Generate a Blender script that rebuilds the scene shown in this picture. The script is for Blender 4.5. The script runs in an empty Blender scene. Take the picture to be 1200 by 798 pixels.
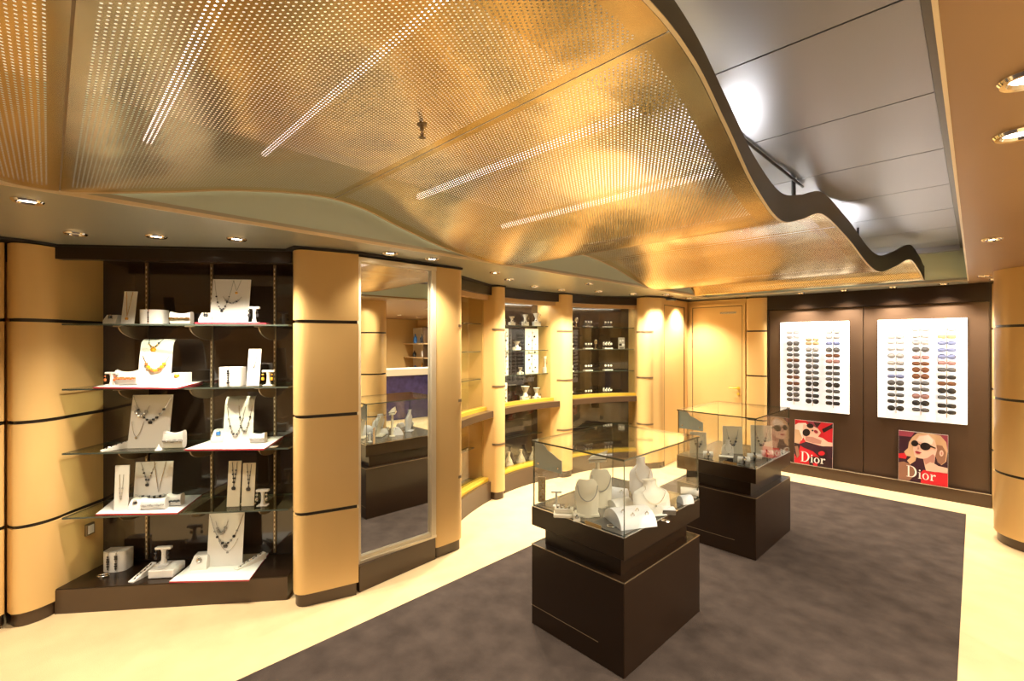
import bpy, math, random
from math import sin, cos, pi, sqrt, atan2, radians
from mathutils import Vector, Matrix

# ------------------------------------------------------------------ camera, world, exposure
sc = bpy.context.scene
col = sc.collection
EYE = 1.6
cam_d = bpy.data.cameras.new('camera')
cam = bpy.data.objects.new('camera', cam_d)
col.objects.link(cam)
cam.location = (0, 0, EYE)
cam.rotation_euler = (pi / 2, 0, pi / 4)
cam_d.sensor_width = 36
cam_d.lens = 36 * 543 / 1200
cam_d.shift_y = 1.0 / 1200
cam_d.clip_start = 0.02
sc.camera = cam

w = bpy.data.worlds.new('world')
sc.world = w
w.use_nodes = True
w.node_tree.nodes['Background'].inputs[0].default_value = (1.0, 0.90, 0.76, 1)
w.node_tree.nodes['Background'].inputs[1].default_value = 0.5
sc.view_settings.view_transform = 'Standard'
sc.view_settings.look = 'None'
sc.view_settings.exposure = 0.22
sc.view_settings.gamma = 1
sc.view_settings.use_curve_mapping = False
sc.cycles.use_denoising = True
sc.cycles.max_bounces = 10
sc.cycles.transparent_max_bounces = 24
sc.cycles.sample_clamp_indirect = 6
sc.cycles.caustics_reflective = False
sc.cycles.caustics_refractive = False
SPOT = 70.0          # power of one ceiling spot
WARM = (1.0, 0.88, 0.69)
TUBE = 2.6
ADDED_LED = 3.0  # power of the strip lamps added in the showcases
R2 = sqrt(.5)


def at(px, py, z=0.0):
    a = (px - 600) / 543
    D = (EYE - z) * 543 / (py - 400)
    return Vector((D * R2 * (a - 1), D * R2 * (1 + a), z))


# ------------------------------------------------------------------ materials
def nt(name):
    m = bpy.data.materials.new(name)
    m.use_nodes = True
    return m, m.node_tree, m.node_tree.nodes['Principled BSDF']


def mat(name, c, rough=.5, metal=0.0, coat=0.0, var=0.0, vscale=8.0, bump=0.0, bscale=60.0, stretch=None, emis=None, es=0, coatr=.08, spec=.5):
    m, t, b = nt(name)
    N, L = t.nodes, t.links
    b.inputs['Base Color'].default_value = (*c, 1)
    b.inputs['Roughness'].default_value = rough
    b.inputs['Metallic'].default_value = metal
    b.inputs['Coat Weight'].default_value = coat
    b.inputs['Coat Roughness'].default_value = coatr
    b.inputs['Specular IOR Level'].default_value = spec
    if var or bump:
        tc = N.new('ShaderNodeTexCoord')
        mp = N.new('ShaderNodeMapping')
        L.new(tc.outputs['Object'], mp.inputs[0])
        if stretch:
            mp.inputs['Scale'].default_value = stretch
    if var:
        n = N.new('ShaderNodeTexNoise')
        n.inputs['Scale'].default_value = vscale
        n.inputs['Detail'].default_value = 5
        L.new(mp.outputs[0], n.inputs['Vector'])
        r = N.new('ShaderNodeValToRGB')
        r.color_ramp.elements[0].position = .3
        r.color_ramp.elements[1].position = .7
        r.color_ramp.elements[0].color = (*[max(0, x * (1 - var)) for x in c], 1)
        r.color_ramp.elements[1].color = (*[min(1, x * (1 + var)) for x in c], 1)
        L.new(n.outputs[0], r.inputs[0])
        L.new(r.outputs[0], b.inputs['Base Color'])
    if bump:
        n2 = N.new('ShaderNodeTexNoise')
        n2.inputs['Scale'].default_value = bscale
        n2.inputs['Detail'].default_value = 3
        L.new(mp.outputs[0], n2.inputs['Vector'])
        bp = N.new('ShaderNodeBump')
        bp.inputs['Strength'].default_value = bump
        bp.inputs['Distance'].default_value = .01
        L.new(n2.outputs[0], bp.inputs['Height'])
        L.new(bp.outputs[0], b.inputs['Normal'])
    if emis:
        b.inputs['Emission Color'].default_value = (*emis, 1)
        b.inputs['Emission Strength'].default_value = es
    return m


def glass(name, tint=(.93, .97, .94), refl=1.0):
    m = bpy.data.materials.new(name)
    m.use_nodes = True
    t = m.node_tree
    N, L = t.nodes, t.links
    N.clear()
    o = N.new('ShaderNodeOutputMaterial')
    tr = N.new('ShaderNodeBsdfTransparent')
    tr.inputs[0].default_value = (*tint, 1)
    g = N.new('ShaderNodeBsdfGlossy')
    g.inputs[0].default_value = (1, 1, 1, 1)
    g.inputs['Roughness'].default_value = .01
    f = N.new('ShaderNodeLayerWeight')
    f.inputs[0].default_value = .5
    pw = N.new('ShaderNodeMath')
    pw.operation = 'POWER'
    pw.inputs[1].default_value = 5
    L.new(f.outputs['Facing'], pw.inputs[0])
    mu = N.new('ShaderNodeMath')
    mu.operation = 'MULTIPLY_ADD'
    mu.inputs[1].default_value = .9 * refl
    mu.inputs[2].default_value = .035 * refl
    L.new(pw.outputs[0], mu.inputs[0])
    mx = N.new('ShaderNodeMixShader')
    L.new(mu.outputs[0], mx.inputs[0])
    L.new(tr.outputs[0], mx.inputs[1])
    L.new(g.outputs[0], mx.inputs[2])
    L.new(mx.outputs[0], o.inputs[0])
    return m


M = {}
M['gold'] = mat('golden_lacquered_veneer', (.72, .47, .185), .38, 0, .3, var=.05, vscale=2.0, stretch=(1, 1, .3), coatr=.12)
M['groove'] = mat('dark_groove', (.018, .012, .008), .4)
M['brown'] = mat('dark_brown_lacquer', (.016, .0075, .0032), .30, 0, .12, var=.06, vscale=3, coatr=.06, spec=.35)
M['brown2'] = mat('brown_plinth_laminate', (.062, .034, .017), .35, 0, .2, var=.08, vscale=4)
M['wall_brown'] = mat('brown_wall_panel', (.09, .054, .034), .33, .25, .3, var=.06, vscale=2, stretch=(1, 1, .2), coatr=.15)
M['niche'] = mat('dark_niche_lacquer', (.035, .021, .014), .12, 0, .8, coatr=.03)
M['soffit'] = mat('bronze_soffit', (.45, .46, .40), .32, .5, 0, bump=.02, bscale=3)
M['soffit_r'] = mat('tan_soffit', (.34, .22, .12), .40, .4, 0)
M['riser'] = mat('pale_green_riser', (.66, .76, .68), .5)
M['plenum'] = mat('added_plenum_glow', (.75, .66, .48), .7, emis=(1, .90, .68), es=.62)  # added glow behind the canopy's holes
M['steel'] = mat('dark_metal_ceiling_panel', (.44, .46, .51), .36, .95, 0, bump=.06, bscale=1.2)
M['steel_trim'] = mat('grey_metal_trim', (.20, .19, .17), .35, .8)
M['black'] = mat('black_gloss', (.012, .009, .008), .3)
M['shadow'] = mat('black_shadow_gap', (.010, .006, .005), .6)
M['fascia'] = mat('dark_fascia_metal', (.028, .021, .016), .38, .4)
M['floor'] = mat('cream_carpet', (.64, .48, .27), .95, 0, 0, var=.07, vscale=5, bump=.25, bscale=260, spec=.1)
M['rug'] = mat('dark_brown_carpet', (.058, .043, .036), .95, 0, 0, var=.26, vscale=7, bump=.35, bscale=220, spec=.1)
M['white'] = mat('white_leatherette', (.84, .82, .78), .45, 0, .1)
M['cream'] = mat('cream_leatherette', (.78, .72, .58), .5)
M['lav'] = mat('cool_white_satin', (.78, .78, .82), .5)
M['boardw'] = mat('white_board', (.86, .85, .83), .4)
M['red'] = mat('red_edge', (.45, .03, .05), .4)
M['silver'] = mat('silver', (.75, .74, .72), .22, 1)
M['goldj'] = mat('yellow_gold', (.85, .55, .16), .2, 1)
M['brass'] = mat('yellow_brass_rail', (.88, .62, .08), .3, .6)
M['chrome'] = mat('chrome', (.85, .83, .80), .1, 1)
M['darkbead'] = mat('dark_bead', (.03, .03, .035), .2, 0, .5)
M['amber'] = mat('amber_bead', (.85, .42, .03), .2, 0, .5)
M['orange'] = mat('orange_bead', (.62, .16, .04), .25, 0, .4)
M['blue'] = mat('blue_stone', (.05, .25, .75), .15, 0, .6)
M['tan'] = mat('tan_veneer_strip', (.55, .36, .18), .45)
M['stand'] = mat('bronze_shelf_standard', (.28, .21, .13), .4, .7)
M['grey'] = mat('grey_plastic', (.35, .34, .32), .5)
M['deck'] = mat('dark_grey_deck', (.10, .088, .075), .25, 0, .3)
M['plate'] = mat('dull_brass_plate', (.40, .29, .13), .35, .6)
M['frost'] = mat('pale_blue_frosted_plate', (.56, .67, .70), .4)
M['lampw'] = mat('lit_lamp_face', (1, 1, 1), .5, emis=(1, .88, .66), es=22)
M['lampoff'] = mat('unlit_lamp_face', (.45, .42, .36), .3, .3)
M['tube'] = mat('fluorescent_tube_glow', (1, 1, 1), .5, emis=(1, .86, .80), es=TUBE)
M['diffuser'] = mat('added_lamp_diffuser', (1, 1, 1), .5, emis=(1, .95, .92), es=1.6)  # glowing face of the added strips and uplights
M['lightbox'] = mat('backlit_white_board', (.9, .9, .9), .4, emis=(1, .97, .95), es=.55)
M['mirror'] = mat('mirror_silvering', (.90, .92, .90), .0, 1)
M['glass'] = glass('clear_glass', (.965, .98, .97))
M['glass_shelf'] = glass('shelf_glass', (.80, .86, .80), 1.0)
M['glass_door'] = glass('door_glass', (.93, .93, .88), .8)
M['edge'] = mat('glass_edge', (.06, .075, .06), .12, 0, .5)
M['sky_seam'] = mat('bright_edge_trim', (.80, .70, .52), .35, .4)

# perforated gold canopy: round holes in a staggered grid, none near seams and rims (UV: metres to rim, metres to seam)
def canopy_mat():
    m, t, b = nt('perforated_gold_metal')
    N, L = t.nodes, t.links
    b.inputs['Base Color'].default_value = (.61, .46, .22, 1)
    b.inputs['Metallic'].default_value = .97
    b.inputs['Roughness'].default_value = .26
    b.inputs['Anisotropic'].default_value = .3
    tc = N.new('ShaderNodeTexCoord')
    sx = N.new('ShaderNodeSeparateXYZ')
    L.new(tc.outputs['Object'], sx.inputs[0])

    def mth(op, a, bb=None, c=None):
        n = N.new('ShaderNodeMath')
        n.operation = op
        for i, v in enumerate((a, bb, c)):
            if v is None:
                continue
            if isinstance(v, (int, float)):
                n.inputs[i].default_value = v
            else:
                L.new(v, n.inputs[i])
        return n.outputs[0]
    P = .0145
    v = mth('DIVIDE', sx.outputs[1], P * .8)
    row = mth('FLOOR', v)
    par = mth('MODULO', mth('ABSOLUTE', row), 2.0)
    u = mth('ADD', mth('DIVIDE', sx.outputs[0], P), mth('MULTIPLY', par, .5))
    fu = mth('SUBTRACT', mth('FRACT', mth('ADD', u, 1000.0)), .5)
    fv = mth('MULTIPLY', mth('SUBTRACT', mth('SUBTRACT', v, row), .5), .8)
    d = mth('SQRT', mth('ADD', mth('MULTIPLY', fu, fu), mth('MULTIPLY', fv, fv)))
    hole = mth('LESS_THAN', d, .178)
    uv = N.new('ShaderNodeUVMap')
    su = N.new('ShaderNodeSeparateXYZ')
    L.new(uv.outputs[0], su.inputs[0])
    ok = mth('MULTIPLY', mth('GREATER_THAN', su.outputs[0], .075), mth('GREATER_THAN', su.outputs[1], .03))
    hole = mth('MULTIPLY', hole, ok)
    tr = N.new('ShaderNodeBsdfTransparent')
    mx = N.new('ShaderNodeMixShader')
    L.new(hole, mx.inputs[0])
    L.new(b.outputs[0], mx.inputs[1])
    L.new(tr.outputs[0], mx.inputs[2])
    L.new(mx.outputs[0], N['Material Output'].inputs[0])
    n = N.new('ShaderNodeTexNoise')
    n.inputs['Scale'].default_value = 2.3
    n.inputs['Detail'].default_value = 2
    L.new(tc.outputs['Object'], n.inputs['Vector'])
    bp = N.new('ShaderNodeBump')
    bp.inputs['Strength'].default_value = .35
    bp.inputs['Distance'].default_value = .04
    L.new(n.outputs[0], bp.inputs['Height'])
    L.new(bp.outputs[0], b.inputs['Normal'])
    return m


M['canopy'] = canopy_mat()


# ------------------------------------------------------------------ mesh builder
class MB:
    def __init__(s):
        s.V, s.F, s.MI = [], [], []

    def face(s, pts, mi=0):
        n = len(s.V)
        s.V += [tuple(p) for p in pts]
        s.F.append(tuple(range(n, n + len(pts))))
        s.MI.append(mi)

    def prism(s, pts, z0, z1, mi=0, mside=None):
        a = sum(pts[i][0] * pts[(i + 1) % len(pts)][1] - pts[(i + 1) % len(pts)][0] * pts[i][1] for i in range(len(pts)))
        if a < 0:
            pts = pts[::-1]
        n, k = len(s.V), len(pts)
        s.V += [(p[0], p[1], z0) for p in pts] + [(p[0], p[1], z1) for p in pts]
        s.F.append(tuple(n + i for i in range(k))[::-1])
        s.F.append(tuple(n + k + i for i in range(k)))
        s.MI += [mi, mi]
        for i in range(k):
            j = (i + 1) % k
            s.F.append((n + i, n + j, n + k + j, n + k + i))
            s.MI.append(mi if mside is None else mside)
        return s

    def box(s, x0, x1, y0, y1, z0, z1, mi=0):
        return s.prism([(x0, y0), (x1, y0), (x1, y1), (x0, y1)], z0, z1, mi)

    def cbox(s, x0, x1, y0, y1, z0, z1, c=.003, mi=0):
        """box with chamfered edges"""
        def ring(i, z):
            return [(x0 + i, y0 + i + c, z), (x0 + i + c, y0 + i, z), (x1 - i - c, y0 + i, z), (x1 - i, y0 + i + c, z),
                    (x1 - i, y1 - i - c, z), (x1 - i - c, y1 - i, z), (x0 + i + c, y1 - i, z), (x0 + i, y1 - i - c, z)]
        s.loft([ring(c, z0), ring(0, z0 + c), ring(0, z1 - c), ring(c, z1)], mi, cap=True)
        return s

    def loft(s, rings, mi=0, closed=True, cap=False):
        n, k = len(s.V), len(rings[0])
        for r in rings:
            s.V += [tuple(p) for p in r]
        for a in range(len(rings) - 1):
            for i in range(k if closed else k - 1):
                j = (i + 1) % k
                s.F.append((n + a * k + i, n + a * k + j, n + (a + 1) * k + j, n + (a + 1) * k + i))
                s.MI.append(mi)
        if cap:
            s.F.append(tuple(n + i for i in range(k))[::-1])
            s.F.append(tuple(n + (len(rings) - 1) * k + i for i in range(k)))
            s.MI += [mi, mi]
        return s

    def lathe(s, prof, c=(0, 0, 0), n=20, mi=0, cap=True):
        s.loft([[(c[0] + r * cos(2 * pi * i / n), c[1] + r * sin(2 * pi * i / n), c[2] + z) for i in range(n)] for r, z in prof], mi, cap=cap)
        return s

    def tube(s, path, r, n=8, mi=0, closed=False):
        path = [Vector(p) for p in path]
        rings = []
        up = Vector((0, 0, 1))
        for i, p in enumerate(path):
            a = path[i - 1] if (i or closed) else p
            b = path[(i + 1) % len(path)] if (i < len(path) - 1 or closed) else p
            d = (b - a).normalized()
            x = d.cross(up)
            if x.length < .05:
                x = d.cross(Vector((0, 1, .2)))
            x.normalize()
            y = d.cross(x)
            rr = r[i] if isinstance(r, (list, tuple)) else r
            rings.append([p + (x * cos(2 * pi * k / n) + y * sin(2 * pi * k / n)) * rr for k in range(n)])
        if closed:
            rings.append(rings[0])
        s.loft(rings, mi, cap=not closed)
        return s

    def ball(s, c, r, mi=0, n=8, sq=(1, 1, 1)):
        m = max(4, n // 2)
        rings = []
        for a in range(1, m):
            t = pi * a / m
            rings.append([(c[0] + sq[0] * r * sin(t) * cos(2 * pi * i / n), c[1] + sq[1] * r * sin(t) * sin(2 * pi * i / n), c[2] - sq[2] * r * cos(t)) for i in range(n)])
        s.loft(rings, mi, cap=True)
        return s

    def build(s, name, mats, parent=None, smooth=True, loc=None, rz=None, ang=35):
        me = bpy.data.meshes.new(name)
        me.from_pydata([tuple(v) for v in s.V], [], s.F)
        if not isinstance(mats, (list, tuple)):
            mats = [mats]
        for q in mats:
            me.materials.append(M[q] if isinstance(q, str) else q)
        for p, mi in zip(me.polygons, s.MI):
            p.material_index = mi
            p.use_smooth = smooth
        me.update()
        if smooth:
            try:
                me.set_sharp_from_angle(angle=radians(ang))
            except Exception:
                pass
        o = bpy.data.objects.new(name, me)
        col.objects.link(o)
        if parent:
            o.parent = parent
        if loc is not None:
            o.location = loc
        if rz is not None:
            o.rotation_euler = (0, 0, rz)
        return o


def tag(o, label, cat, group=None):
    o['label'] = label
    o['category'] = cat
    if group:
        o['group'] = group
    return o


def thing(name, label, cat, loc=(0, 0, 0), rz=0, group=None):
    o = bpy.data.objects.new(name, None)
    col.objects.link(o)
    o.empty_display_size = .05
    o.location = loc
    o.rotation_euler = (0, 0, rz)
    return tag(o, label, cat, group)


def struct(o):
    o['kind'] = 'structure'
    return o


# ------------------------------------------------------------------ floor, walls, ceilings
f = MB(); f.box(-5.2, 6.2, -4.2, 7.2, -.05, 0)
struct(f.build('floor', 'floor', smooth=False))
r = MB(); r.cbox(-2.46, -.06, -3.6, 6.0, 0, .004, .0015)
tag(r.build('rug', 'rug', smooth=False), 'large dark brown carpet panel laid into the cream floor under the glass showcases', 'carpet')

SZ = 2.17
# lower soffits
s = MB()
s.box(-5.2, -2.49, -4.2, 6.9, SZ, SZ + .03)
s.box(-2.49, -.05, 6.10, 6.9, SZ, SZ + .03)
s.box(-2.49, -.05, -4.2, -1.36, SZ, SZ + .03)
struct(s.build('ceiling', 'soffit', smooth=False))
s = MB(); s.box(-.05, 6.2, -4.2, 6.9, SZ, SZ + .03)
struct(s.build('ceiling', 'soffit_r', smooth=False))
# bright metal lip along the soffit edges
s = MB(); s.box(-2.494, -2.482, -1.36, 6.1, SZ - .004, SZ + .012)
s.box(-.052, -.044, -1.36, 6.1, SZ - .004, SZ + .012)
s.box(-2.49, -.05, 6.094, 6.104, SZ - .004, SZ + .012)
struct(s.build('trim_1', 'sky_seam', smooth=False))
# risers of the ceiling recess
s = MB()
s.box(-2.52, -2.494, -1.36, 6.12, SZ + .012, 2.62)
s.box(-2.52, -.05, 6.104, 6.13, SZ + .012, 2.62)
s.box(-2.52, -.05, -1.40, -1.36, SZ + .012, 2.62)
s.box(-.045, -.02, -1.36, 6.12, SZ + .03, 2.62)
struct(s.build('wall_ceiling_recess', 'riser', smooth=False))
# plenum above the canopy, dark metal plank ceiling beside it
s = MB(); s.box(-2.515, -.96, -1.36, 2.62, 2.585, 2.60)  # sheet added to make the holes bright from below
tag(s.build('added_glow_panel', 'plenum', smooth=False), 'added glowing cream sheet above the near half of the perforated canopy', 'ceiling light')
s = MB(); s.box(-2.52, -.90, -1.4, 6.13, 2.602, 2.63)
struct(s.build('ceiling', 'riser', smooth=False))
s = MB()
ys = [-1.36, -1.09, -.41, .26, .93, 1.60, 2.275, 2.965, 3.66, 4.34, 5.05, 5.70, 6.02]
for a, b in zip(ys[:-1], ys[1:]):
    s.box(-.95, -.105, a + .004, b - .004, 2.505, 2.53)
s.box(-.95, -.105, 6.03, 6.10, 2.46, 2.53)
pl = struct(s.build('ceiling', 'steel', smooth=False))
s = MB(); s.box(-.955, -.02, -1.36, 6.12, 2.531, 2.543)
struct(s.build('ceiling', 'black', smooth=False))
s = MB(); s.box(-.102, -.078, -1.36, 6.10, 2.487, 2.53); s.box(-.074, -.056, -1.36, 6.10, 2.40, 2.46)
struct(s.build('trim_2', 'steel_trim', smooth=False))

# walls behind everything
s = MB(); s.box(-5.0, -4.9, -4.2, 6.9, 0, SZ); struct(s.build('wall_left', 'gold', smooth=False))
s = MB()
s.box(-2.90, .16, 6.47, 6.6, 0, SZ)
struct(s.build('wall_back', 'wall_brown', smooth=False))
s = MB(); s.box(.13, 6.1, 6.42, 6.6, 0, SZ); struct(s.build('wall_back', 'gold', smooth=False))
s = MB(); s.box(-5.2, 3.2, -4.2, -4.1, 0, SZ); struct(s.build('wall_front', 'gold', smooth=False))
# left end wall with the service doors
s = MB(); s.prism([(-2.83, 5.52), (-2.87, 6.36), (-3.0, 6.6), (-3.2, 6.6), (-3.2, 5.7)], 0, SZ - .012)
struct(s.build('wall_left', 'gold', smooth=False))
s = MB(); s.box(-2.90, -2.09, 6.385, 6.47, 0, SZ - .012)
struct(s.build('wall_back', 'gold', smooth=False))
# black shadow gap just under the soffit along the left side
s = MB()
s.prism([(-4.6, -3), (-3.74, -.7), (-3.74, -.1), (-3.80, .04), (-3.0, 1.03), (-2.86, 1.03), (-2.76, 1.40), (-2.80, 2.0), (-2.81, 2.27), (-3.02, 2.28),
         (-3.44, 3.15), (-3.40, 3.2), (-3.41, 3.32), (-3.49, 3.38), (-3.515, 3.8), (-3.45, 4.22), (-3.39, 4.3), (-3.39, 4.42), (-3.33, 4.95), (-3.02, 5.28), (-2.90, 5.27),
         (-2.79, 5.46), (-2.82, 6.36), (-2.09, 6.37), (-2.09, 6.46), (-4.8, 6.46), (-4.8, -3)], SZ - .014, SZ)
struct(s.build('trim_3', 'shadow', smooth=False))

# ------------------------------------------------------------------ doors
def lever(parent, x, y, z, axis='x'):
    h = MB()
    h.lathe([(.0, 0), (.020, 0), (.020, .006), (0, .006)], n=14, cap=False)
    o = h.build('door_handle', 'brass', parent)
    o.location = (x, y, z); o.rotation_euler = (pi / 2, 0, 0)
    h2 = MB()
    h2.tube([(0, 0, 0), (0, 0, .04), (-.015, 0, .046), (-.10, 0, .046)], .008)
    q = h2.build('lever', 'brass', o)
    h3 = MB(); h3.lathe([(0, 0), (.018, 0), (.018, .008), (0, .008)], n=14, cap=False)
    k = h3.build('lock_cylinder', 'brass', parent)
    k.location = (x, y, z - .075); k.rotation_euler = (pi / 2, 0, 0)


d = MB(); d.cbox(-2.79, -2.14, 6.362, 6.384, .01, 2.06, .002)
D2 = struct(d.build('door_2', 'gold', smooth=False))
fr = MB(); fr.box(-2.83, -2.796, 6.355, 6.384, 0, 2.10); fr.box(-2.134, -2.10, 6.355, 6.384, 0, 2.10); fr.box(-2.796, -2.134, 6.355, 6.384, 2.066, 2.10)
fr.build('door_frame', 'gold', D2, smooth=False)
g = MB(); g.box(-2.797, -2.789, 6.362, 6.383, 0, 2.066, 0); g.box(-2.141, -2.133, 6.358, 6.383, 0, 2.066, 0); g.box(-2.79, -2.14, 6.358, 6.383, 2.059, 2.067)
g.build('door_gap', 'groove', D2, smooth=False)
hg = MB(); hg.tube([(-2.795, 6.352, 1.72), (-2.795, 6.352, 1.86)], .006); hg.tube([(-2.795, 6.352, 1.50), (-2.795, 6.352, 1.62)], .006); hg.tube([(-2.795, 6.352, .3), (-2.795, 6.352, .42)], .006)
hg.build('hinge', 'stand', D2)
pt = MB(); pt.cbox(-2.42, -2.21, 6.357, 6.362, 1.965, 1.990, .001)
pt.build('name_plate', 'silver', D2, smooth=False)
lever(D2, -2.185, 6.358, .99)

D1 = MB(); D1.prism([(-2.828, 5.56), (-2.858, 6.20), (-2.845, 6.20), (-2.815, 5.56)], .01, 2.06)
D1 = struct(D1.build('door_1', 'gold', smooth=False))
g = MB(); g.prism([(-2.82, 5.552), (-2.82, 5.558), (-2.805, 5.558), (-2.805, 5.552)], 0, 2.07); g.prism([(-2.86, 6.202), (-2.86, 6.210), (-2.838, 6.210), (-2.838, 6.202)], 0, 2.07)
g.prism([(-2.826, 5.56), (-2.856, 6.20), (-2.841, 6.20), (-2.811, 5.56)], 2.061, 2.068)
g.build('door_gap', 'groove', D1, smooth=False)
hg = MB(); hg.tube([(-2.838, 6.19, 1.72), (-2.838, 6.19, 1.86)], .006); hg.tube([(-2.838, 6.19, 1.48), (-2.838, 6.19, 1.62)], .006)
hg.build('hinge', 'stand', D1)

# ------------------------------------------------------------------ pilasters
GZ = [.56, 1.145, 1.72]


def inset(pts, d):
    c = Vector((sum(p[0] for p in pts) / len(pts), sum(p[1] for p in pts) / len(pts)))
    return [tuple(Vector(p) + (c - Vector(p)).normalized() * d) for p in pts]


def smoothpoly(pts, n=2):
    """Chaikin on an open chain"""
    for _ in range(n):
        q = [pts[0]]
        for a, b in zip(pts[:-1], pts[1:]):
            q.append((.75 * a[0] + .25 * b[0], .75 * a[1] + .25 * b[1]))
            q.append((.25 * a[0] + .75 * b[0], .25 * a[1] + .75 * b[1]))
        q.append(pts[-1])
        pts = q
    return pts


def pilaster(label, front, back, gh=.02, z0=.078, z1=2.150, group=None, wrap=True, nose=None, base=True, gz=GZ, name='pilaster', cat='pilaster'):
    """front: chain of visible points (rounded), back: closing points"""
    fr = smoothpoly(front)
    poly = fr + back
    c = (sum(p[0] for p in poly) / len(poly), sum(p[1] for p in poly) / len(poly))
    t = thing(name, label, cat, (c[0], c[1], 0), group=group)
    L = lambda ps: [(p[0] - c[0], p[1] - c[1]) for p in ps]
    if base:
        b = MB(); b.prism(L(inset(poly, .014)), 0, z0)
        b.build('base', 'brown2', t)
    if wrap:
        zs = [z0] + gz + [z1]
        for i in range(len(zs) - 1):
            m = MB(); m.prism(L(poly), zs[i] + (gh / 2 if i else 0), zs[i + 1] - (gh / 2 if i < len(zs) - 2 else 0))
            m.build('veneer_panel', 'gold', t)
        for z in gz:
            m = MB(); m.prism(L(inset(poly, .010)), z - gh / 2, z + gh / 2)
            m.build('groove', 'groove', t)
    else:
        m = MB(); m.prism(L(poly), z0, z1)
        m.build('veneer_panel', 'gold', t)
        ns = smoothpoly(nose)
        for z in gz:
            m = MB()
            out = [Vector(p) for p in ns]
            cc = sum(out, Vector((0, 0))) / len(out)
            o2 = [tuple(p + (p - Vector(back[0])).normalized() * .004) for p in out]
            m.prism(L(o2 + ns[::-1]), z - .010, z + .010)
            m.build('groove', 'stand', t)
    return t


pilaster('golden curved wall panel at the far left edge, before the jewellery alcove',
         [(-3.88, -.80), (-3.72, -.55), (-3.74, -.28), (-3.835, -.175)], [(-4.5, -.2), (-4.5, -.9)])
pilaster('golden rounded pilaster curving back into the left side of the jewellery alcove',
         [(-3.845, -.165), (-3.775, -.14), (-3.765, -.06), (-3.81, .03), (-3.88, .085), (-4.05, .255)], [(-4.3, .4), (-4.5, .1), (-4.4, -.165)])
pilaster('wide golden pilaster with three dark grooves between the jewellery alcove and the mirror',
         [(-3.02, 1.15), (-2.975, 1.055), (-2.86, 1.045), (-2.82, 1.16), (-2.755, 1.385)], [(-2.90, 1.398), (-3.2, 1.4), (-3.29, 1.33)])
pilaster('narrow golden pilaster right of the tall mirror',
         [(-2.83, 2.012), (-2.805, 2.012), (-2.80, 2.10), (-2.80, 2.25), (-2.84, 2.275)], [(-3.0, 2.30), (-3.2, 2.42), (-3.2, 2.02)],
         wrap=False, nose=[(-2.80, 2.22), (-2.803, 2.256), (-2.84, 2.275)])
pilaster('golden round-nosed pilaster between the first and second wall showcases',
         [(-3.60, 3.12), (-3.47, 3.165), (-3.395, 3.18), (-3.385, 3.29), (-3.45, 3.335)], [(-3.62, 3.36), (-4.1, 3.42), (-4.1, 3.14)],
         wrap=False, nose=[(-3.45, 3.167), (-3.395, 3.18), (-3.385, 3.29), (-3.45, 3.335)])
pilaster('golden round-nosed pilaster between the second and third wall showcases',
         [(-3.62, 4.20), (-3.48, 4.225), (-3.39, 4.26), (-3.375, 4.40), (-3.43, 4.445)], [(-3.6, 4.48), (-4.05, 4.7), (-4.1, 4.16)],
         wrap=False, nose=[(-3.48, 4.225), (-3.39, 4.26), (-3.375, 4.40), (-3.43, 4.445)])
ns = [(-2.97 + .108 * cos(radians(a)), 5.37 + .108 * sin(radians(a))) for a in range(-160, 1, 20)]
pilaster('golden half-round pilaster at the right end of the third wall showcase',
         ns + [(-2.80, 5.46), (-2.80, 5.54)], [(-3.1, 5.7), (-3.35, 5.62), (-3.2, 5.45)], wrap=False, nose=ns[1:])
pilaster('slim golden pilaster between the service door and the brown sunglasses wall',
         [(-2.088, 6.384), (-2.085, 6.35), (-1.90, 6.345), (-1.855, 6.37), (-1.855, 6.46)], [(-2.088, 6.46)], gz=[.60, 1.16, 1.73], z0=.01, base=False)
pilaster('slim golden pilaster in the corner right of the sunglasses wall',
         [(.112, 6.46), (.112, 6.385), (.125, 6.33), (.22, 6.33), (.24, 6.415)], [(.24, 6.46)], z0=.01, base=False)


def column(label, cx, cy, rad):
    t = thing('column', label, 'column', (cx, cy, 0))
    b = MB(); b.lathe([(rad - .02, 0), (rad - .02, .075)], n=48); b.build('base', 'brown2', t)
    zs = [.078] + GZ + [2.168]
    for i in range(4):
        m = MB(); m.lathe([(rad, zs[i] + (.01 if i else 0)), (rad, zs[i + 1] - (.01 if i < 3 else 0))], n=48)
        m.build('veneer_panel', 'gold', t)
    for z in GZ:
        m = MB(); m.lathe([(rad - .008, z - .01), (rad - .008, z + .01)], n=48); m.build('groove', 'groove', t)
    return t


column('thick round golden column at the right edge, with dark grooves', .385, 5.46, .28)
column('round golden column seen only as a reflection in the tall mirror', .50, 3.02, .20)

# ------------------------------------------------------------------ tall mirror bay
mt = thing('wall_mirror', 'tall rectangular mirror in a pale gold frame between two golden pilasters', 'mirror', (-2.82, 1.7, 0))
o = lambda ps: [(a + 2.82, b - 1.7) for a, b in ps]
m = MB(); m.prism(o([(-2.772, 1.40), (-2.805, 2.01), (-3.1, 2.01), (-3.1, 1.40)]), 0, .165); m.build('plinth', 'brown2', mt, smooth=False)
m = MB(); m.prism(o([(-2.835, 1.40), (-2.815, 2.01), (-2.9, 2.01), (-2.9, 1.40)]), .165, 2.15); m.build('backing', 'gold', mt, smooth=False)
m = MB(); m.face([(p[0], p[1], z) for p, z in zip(o([(-2.8335, 1.42), (-2.8145, 1.985), (-2.8145, 1.985), (-2.8335, 1.42)]), (.20, .20, 2.12, 2.12))])
m.build('mirror_glass', 'mirror', mt, smooth=False)
m = MB()
A, B = (-2.833, 1.40), (-2.813, 2.01)
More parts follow.
